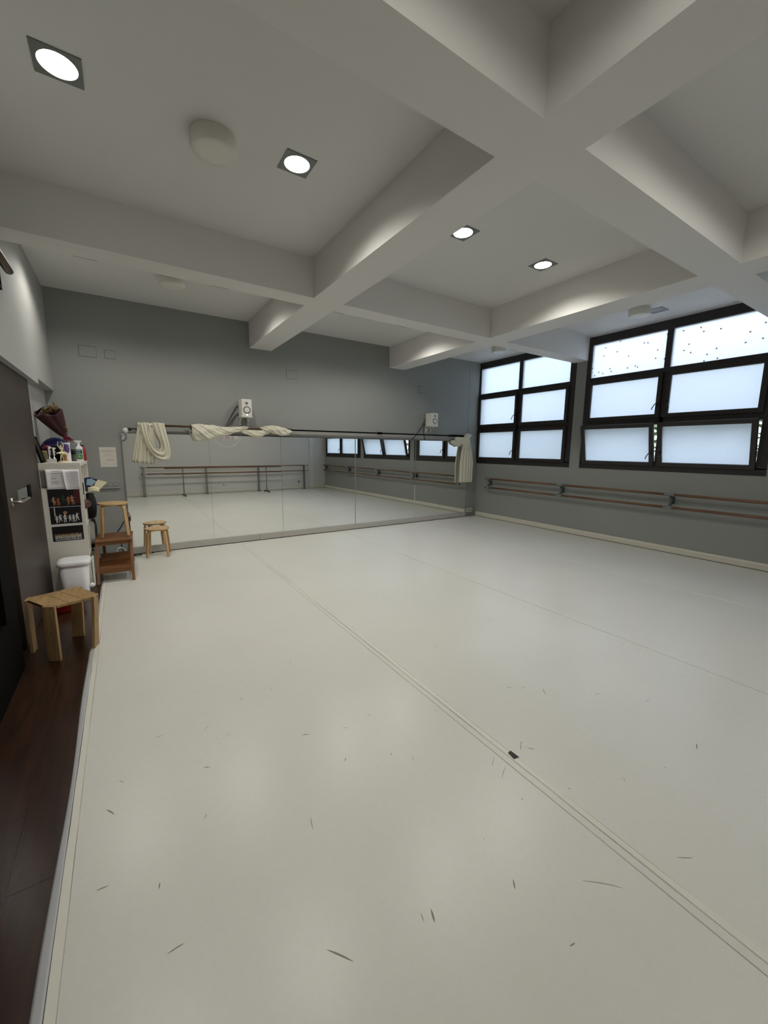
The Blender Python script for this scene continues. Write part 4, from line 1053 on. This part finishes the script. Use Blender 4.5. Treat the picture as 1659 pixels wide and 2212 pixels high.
def print_(x0, x1, z0, z1, label, kind):
    t = thing('photo_print', label, 'photo', ((x0+x1)/2, YP, z0), 0, 'dance photo prints on the shelf end')
    w, h = x1-x0, z1-z0
    MB().box(-w/2-.003, w/2+.003, -.001, 0, -.008, h+.004).build('border', M['paper'], t)
    MB().box(-w/2, w/2, -.0018, -.001, 0, h).build('print', M['photo_black'], t)
    rnd = random.Random(kind)
    def fig(b, x, z, s_, mi=0):
        y0, y1 = -.0028, -.0018
        lean = rnd.uniform(-.05, .05); k1, k2 = rnd.uniform(-.16, .0), rnd.uniform(.05, .22); up = rnd.choice((0, 1))
        def q(P): b.prism([(x+(a+lean*c)*s_, z+c*s_) for a, c in P], y0, y1, 1, mi)
        q([(.06*math.cos(t*PI/4), .93+.07*math.sin(t*PI/4)) for t in range(8)])
        q([(-.05, .56), (.05, .56), (.09, .80), (.03, .87), (-.03, .87), (-.09, .80)])
        q([(-.06, .60), (.06, .60), (.17, .44), (.10, .41), (-.10, .41), (-.17, .44)])
        q([(-.07, .43), (-.01, .43), (k1*.5+.015, .2), (k1+.02, 0), (k1-.035, 0), (k1*.5-.045, .2)])
        q([(.01, .43), (.08, .43), (k2*.7+.05, .2), (k2+.03, .03+.1*up), (k2-.03, .02+.1*up), (k2*.6-.01, .2)])
        q([(-.08, .80), (-.06, .73), (-.20, .58), (-.23, .62)]); q([(.08, .80), (.06, .74), (.22, .70+.2*up), (.23, .75+.2*up)])
    if kind == 1:
        for x, mm, s_, z in ((-.095, 'photo_skin', .105, .012), (-.055, 'photo_orange', .10, .006), (-.012, 'photo_green', .11, .03), (.035, 'photo_orange', .105, .014), (.072, 'photo_skin', .11, .018)):
            b = MB(); fig(b, x, z, s_); b.build('printed_dancer', M[mm], t)
        b = MB(); b.box(w*.30, w/2-.002, -.0022, -.0017, .03, h*.95); b.build('printed_curtain', M['photo_red'], t)
    elif kind == 2:
        for k, x in enumerate((-.09, -.055, -.01, .03, .066, .098)):
            b = MB(); fig(b, x, .014+.006*(k % 2), .085+.008*(k % 3)); b.build('printed_dancer', M['photo_white'], t)
        b = MB(); b.lathe([(.006, -.001), (.018, -.001), (.018, .0012), (.006, .0012)], (0, 0, 0), 16, 0, False, Matrix.Translation((-.006, -.0018, .13)) @ Matrix.Rotation(PI/2, 4, 'X'), False); b.build('printed_fan', M['photo_skin'], t)
        b = MB(); b.box(-w*.36, -w*.335, -.0024, -.0017, .09, h); b.build('printed_pole', M['photo_white'], t)
    else:
        for row, (zz, mm, n_) in enumerate(((.038, 'photo_skin', 13), (.022, 'photo_white', 15))):
            b = MB()
            for k in range(n_): fig(b, -w*.40+w*.80*k/(n_-1)+rnd.uniform(-.004, .004), zz+rnd.uniform(-.003, .003), .050)
            b.build('printed_group', M[mm], t)['kind'] = 'stuff'
        b = MB(); b.box(-w*.42, w*.44, -.0024, -.0017, .012, .018); b.build('printed_floor', M['photo_white'], t)
print_(-.757, -.462, 1.012, 1.216, 'photo print of dancers in orange, topmost of three', 1)
print_(-.755, -.466, .810, 1.004, 'photo print of dancers in white, middle of three', 2)
print_(-.755, -.466, .606, .782, 'photo print of a crowded stage group, lowest of three', 3)

# things in and hanging out of the shelf cells
def cellbox(name, x0, x1, y0, y1, z0, z1, m, label, cat, bevel=.004):
    o = MB().box(x0, x1, y0, y1, z0, z1).build(name, M[m], bevel=bevel); return tag(o, label, cat)
z3, z2, z1_, z0_ = zcell[3], zcell[2], zcell[1], zcell[0]
cellbox('black_case', -.62, -.424, ycell[0]+.015, ycell[0]+.06, z3+.001, z3+.15, 'black', 'narrow black case standing in the top shelf cell', 'case')
for k, (dx, hh, m_, lab) in enumerate(((.0, .29, 'paper', 'white folder standing in the top shelf cell'), (.04, .27, 'grey_cloth', 'grey folder beside the white one in the top cell'), (.075, .30, 'offwhite', 'pale binder at the far side of the top shelf cell'))):
    cellbox('folder', -.70, -.45, ycell[1]+.08+dx, ycell[1]+.11+dx, z3+.001, z3+hh, m_, lab, 'folder', .002)
# brochure leaning out
t = thing('open_brochure', 'navy and cream brochure sticking out of the shelf', 'brochure', (-.40, 6.30, z3+.001))
def page(name, P, m, th_=.004):
    b = MB(); b.prism(P, 0, th_, 1); return b.build(name, M[m], t)
b = MB(); b.prism([(-.10, .02), (.004, .0), (.10, .045), (.19, .115), (.105, .155), (.01, .19), (-.10, .16)][::-1], .0, .012, 1); b.build('cover', M['navy'], t)
page('cream_page', [(.02, .06), (.105, .02), (.20, .118), (.105, .155)], 'cream_page').location = (0, -.006, .0)
page('blue_page', [(-.02, .09), (.055, .075), (.085, .135), (.04, .17), (-.01, .165)], 'skyblue').location = (0, -.006, .0)
b = MB(); b.grid(lambda u, v: (lerp(-.01, .105, u), -.012-.02*math.sin(PI*u), lerp(.0, .06, v)*(1-.2*u)+.012*math.sin(PI*u)), 10, 4); b.build('folded_page', M['cream_page'], t, solid=.003)
def sack(name, c, r, m, label, cat, seed, lump=.16, n=28):
    rnd = random.Random(seed); ph = [rnd.uniform(0, 6) for _ in range(6)]
    def fn(u, v):
        a = 2*PI*u; e_ = PI*min(max(v, .004), .996)
        k = 1+lump*math.sin(3*a+ph[0]+2*e_)+lump*.6*math.sin(5*a+ph[1]-3*e_)+lump*.4*math.sin(4*e_+ph[2])
        q = math.cos(e_); q = math.copysign(abs(q)**.75, q); w = math.sin(e_)**.7
        return (r[0]*w*math.cos(a)*k, r[1]*w*math.sin(a)*k, -r[2]*q)
    o = MB().grid(fn, n, n//2, 0, True, True).build(name, M[m]); o.location = c; return tag(o, label, cat)
sack('black_bag', (-.415, 6.41, .942), (.075, .115, .170), 'black_cloth', 'black bag bulging out of the shelf above the round stool', 'bag', 3)
cellbox('shoe_box', -.70, -.435, 5.93, 6.15, z2+.001, z2+.185, 'offwhite', 'pale box carrying the brown pouch in the shelf', 'box')
sack('brown_pouch', (-.455, 6.05, z2+.242), (.075, .085, .055), 'brown_leather', 'brown leather pouch on the shelf edge below the brochure', 'pouch', 5, .08)
cellbox('black_tray', -.70, -.385, 6.275, 6.565, z1_+.0005, z1_+.014, 'black', 'flat black tray jutting out under the grey cloth bundle', 'tray')
sack('cloth_bundle', (-.46, 6.42, z1_+.178), (.075, .11, .162), 'grey_cloth', 'pale grey cloth bundle in the shelf behind the round stool', 'cloth', 7, .10)
sack('black_clothes', (-.455, 6.77, z1_+.165), (.07, .09, .162), 'black_cloth', 'black clothes hanging beside the pale grey cloth bundle', 'clothes', 12, .10)
t = thing('straw_basket', 'straw basket in the low shelf cell behind the step stool', 'basket', (-.55, 6.42, z0_+.0005))
MB().lathe([(.10, 0), (.115, .03), (.135, .30), (.13, .31), (.118, .30), (.10, .03), (.001, .02)], (0, 0, 0), 28, cap=False).build('body', M['straw'], t)
sack('black_shoe_bag', (-.50, 6.06, z0_+.141), (.085, .10, .14), 'black_cloth', 'black cloth bag in the bottom shelf cell nearest the bin', 'bag', 9, .12)
tag(MB().box(-.425, -.405, 5.90, 6.02, .001, .36).build('white_board', M['offwhite'], bevel=.006), 'thin white board leaning on the lower shelf side behind the bin', 'board')
# odds and ends on the floor under the step stool
t = thing('power_box', 'black box with cables on the floor behind the step stool', 'power box', (-.27, 6.93, .0045))
MB().box(-.075, .075, -.06, .06, 0, .12).build('box', M['rubber'], t, bevel=.012)
cable('white_cable', [(-.19, 6.93, .10), (-.17, 6.95, .215), (-.10, 7.0, .20), (-.045, 7.05, .10), (-.03, 7.08, .010)], .006, 'white cable arching behind the step stool', 'white_cable')
cable('wall_cable', [(-.02, D-.058, .60), (-.075, D-.012, .53), (-.12, D-.012, .45), (-.165, D-.012, .37), (-.13, D-.02, .2), (-.115, D-.03, .08), (-.10, D-.07, .012)], .006, 'black cable running down the wall left of the mirror')
cable('floor_cable', [(.30, 7.30, .010), (.18, 7.32, .010), (.08, 7.30, .010), (.03, 7.24, .010), (.08, 7.20, .010), (.13, 7.25, .010), (.06, 7.29, .013), (-.02, 7.26, .010), (-.05, 7.12, .010)], .005, 'thin black cable coiled on the floor at the mirror foot')

# ------------------------------------------------------------------ outside the windows
gr = MB().box(R+.2, R+9, -12, 16, -.3, -.1).build('ground', M['ground']); gr['kind'] = 'structure'
bl = MB().box(R+7, R+10, -14, 18, -.3, 5.2).build('wall_sky_mask', M['facade']); bl['kind'] = 'structure'  # unseen building, added to mask the low sky behind the panes
def hedge():
    b = MB(); rnd = random.Random(21); vs = []; fs = []
    for k in range(6500):
        x = R+1.15+rnd.gauss(0, .2); y = rnd.uniform(-2.5, 9.5); z = rnd.random()**.8*2.3+.05*math.sin(y*5)
        a, c = rnd.uniform(0, 6.3), rnd.uniform(-.9, .9); s_ = rnd.uniform(.03, .06)
        u = Vector((math.cos(a)*math.cos(c), math.sin(a)*math.cos(c), math.sin(c)))*s_*1.6; w = u.cross(Vector((rnd.random(), rnd.random(), rnd.random()))).normalized()*s_*.6
        p = Vector((x, y, z)); i = len(vs)
        vs += [tuple(p-u), tuple(p+w), tuple(p+u), tuple(p-w)]; fs.append((i, i+1, i+2, i+3))
    b.add(vs, fs); o = b.build('foliage', M['leaf']); o['kind'] = 'stuff'; o['label'] = 'green hedge outside the frosted windows'; o['category'] = 'hedge'
hedge()
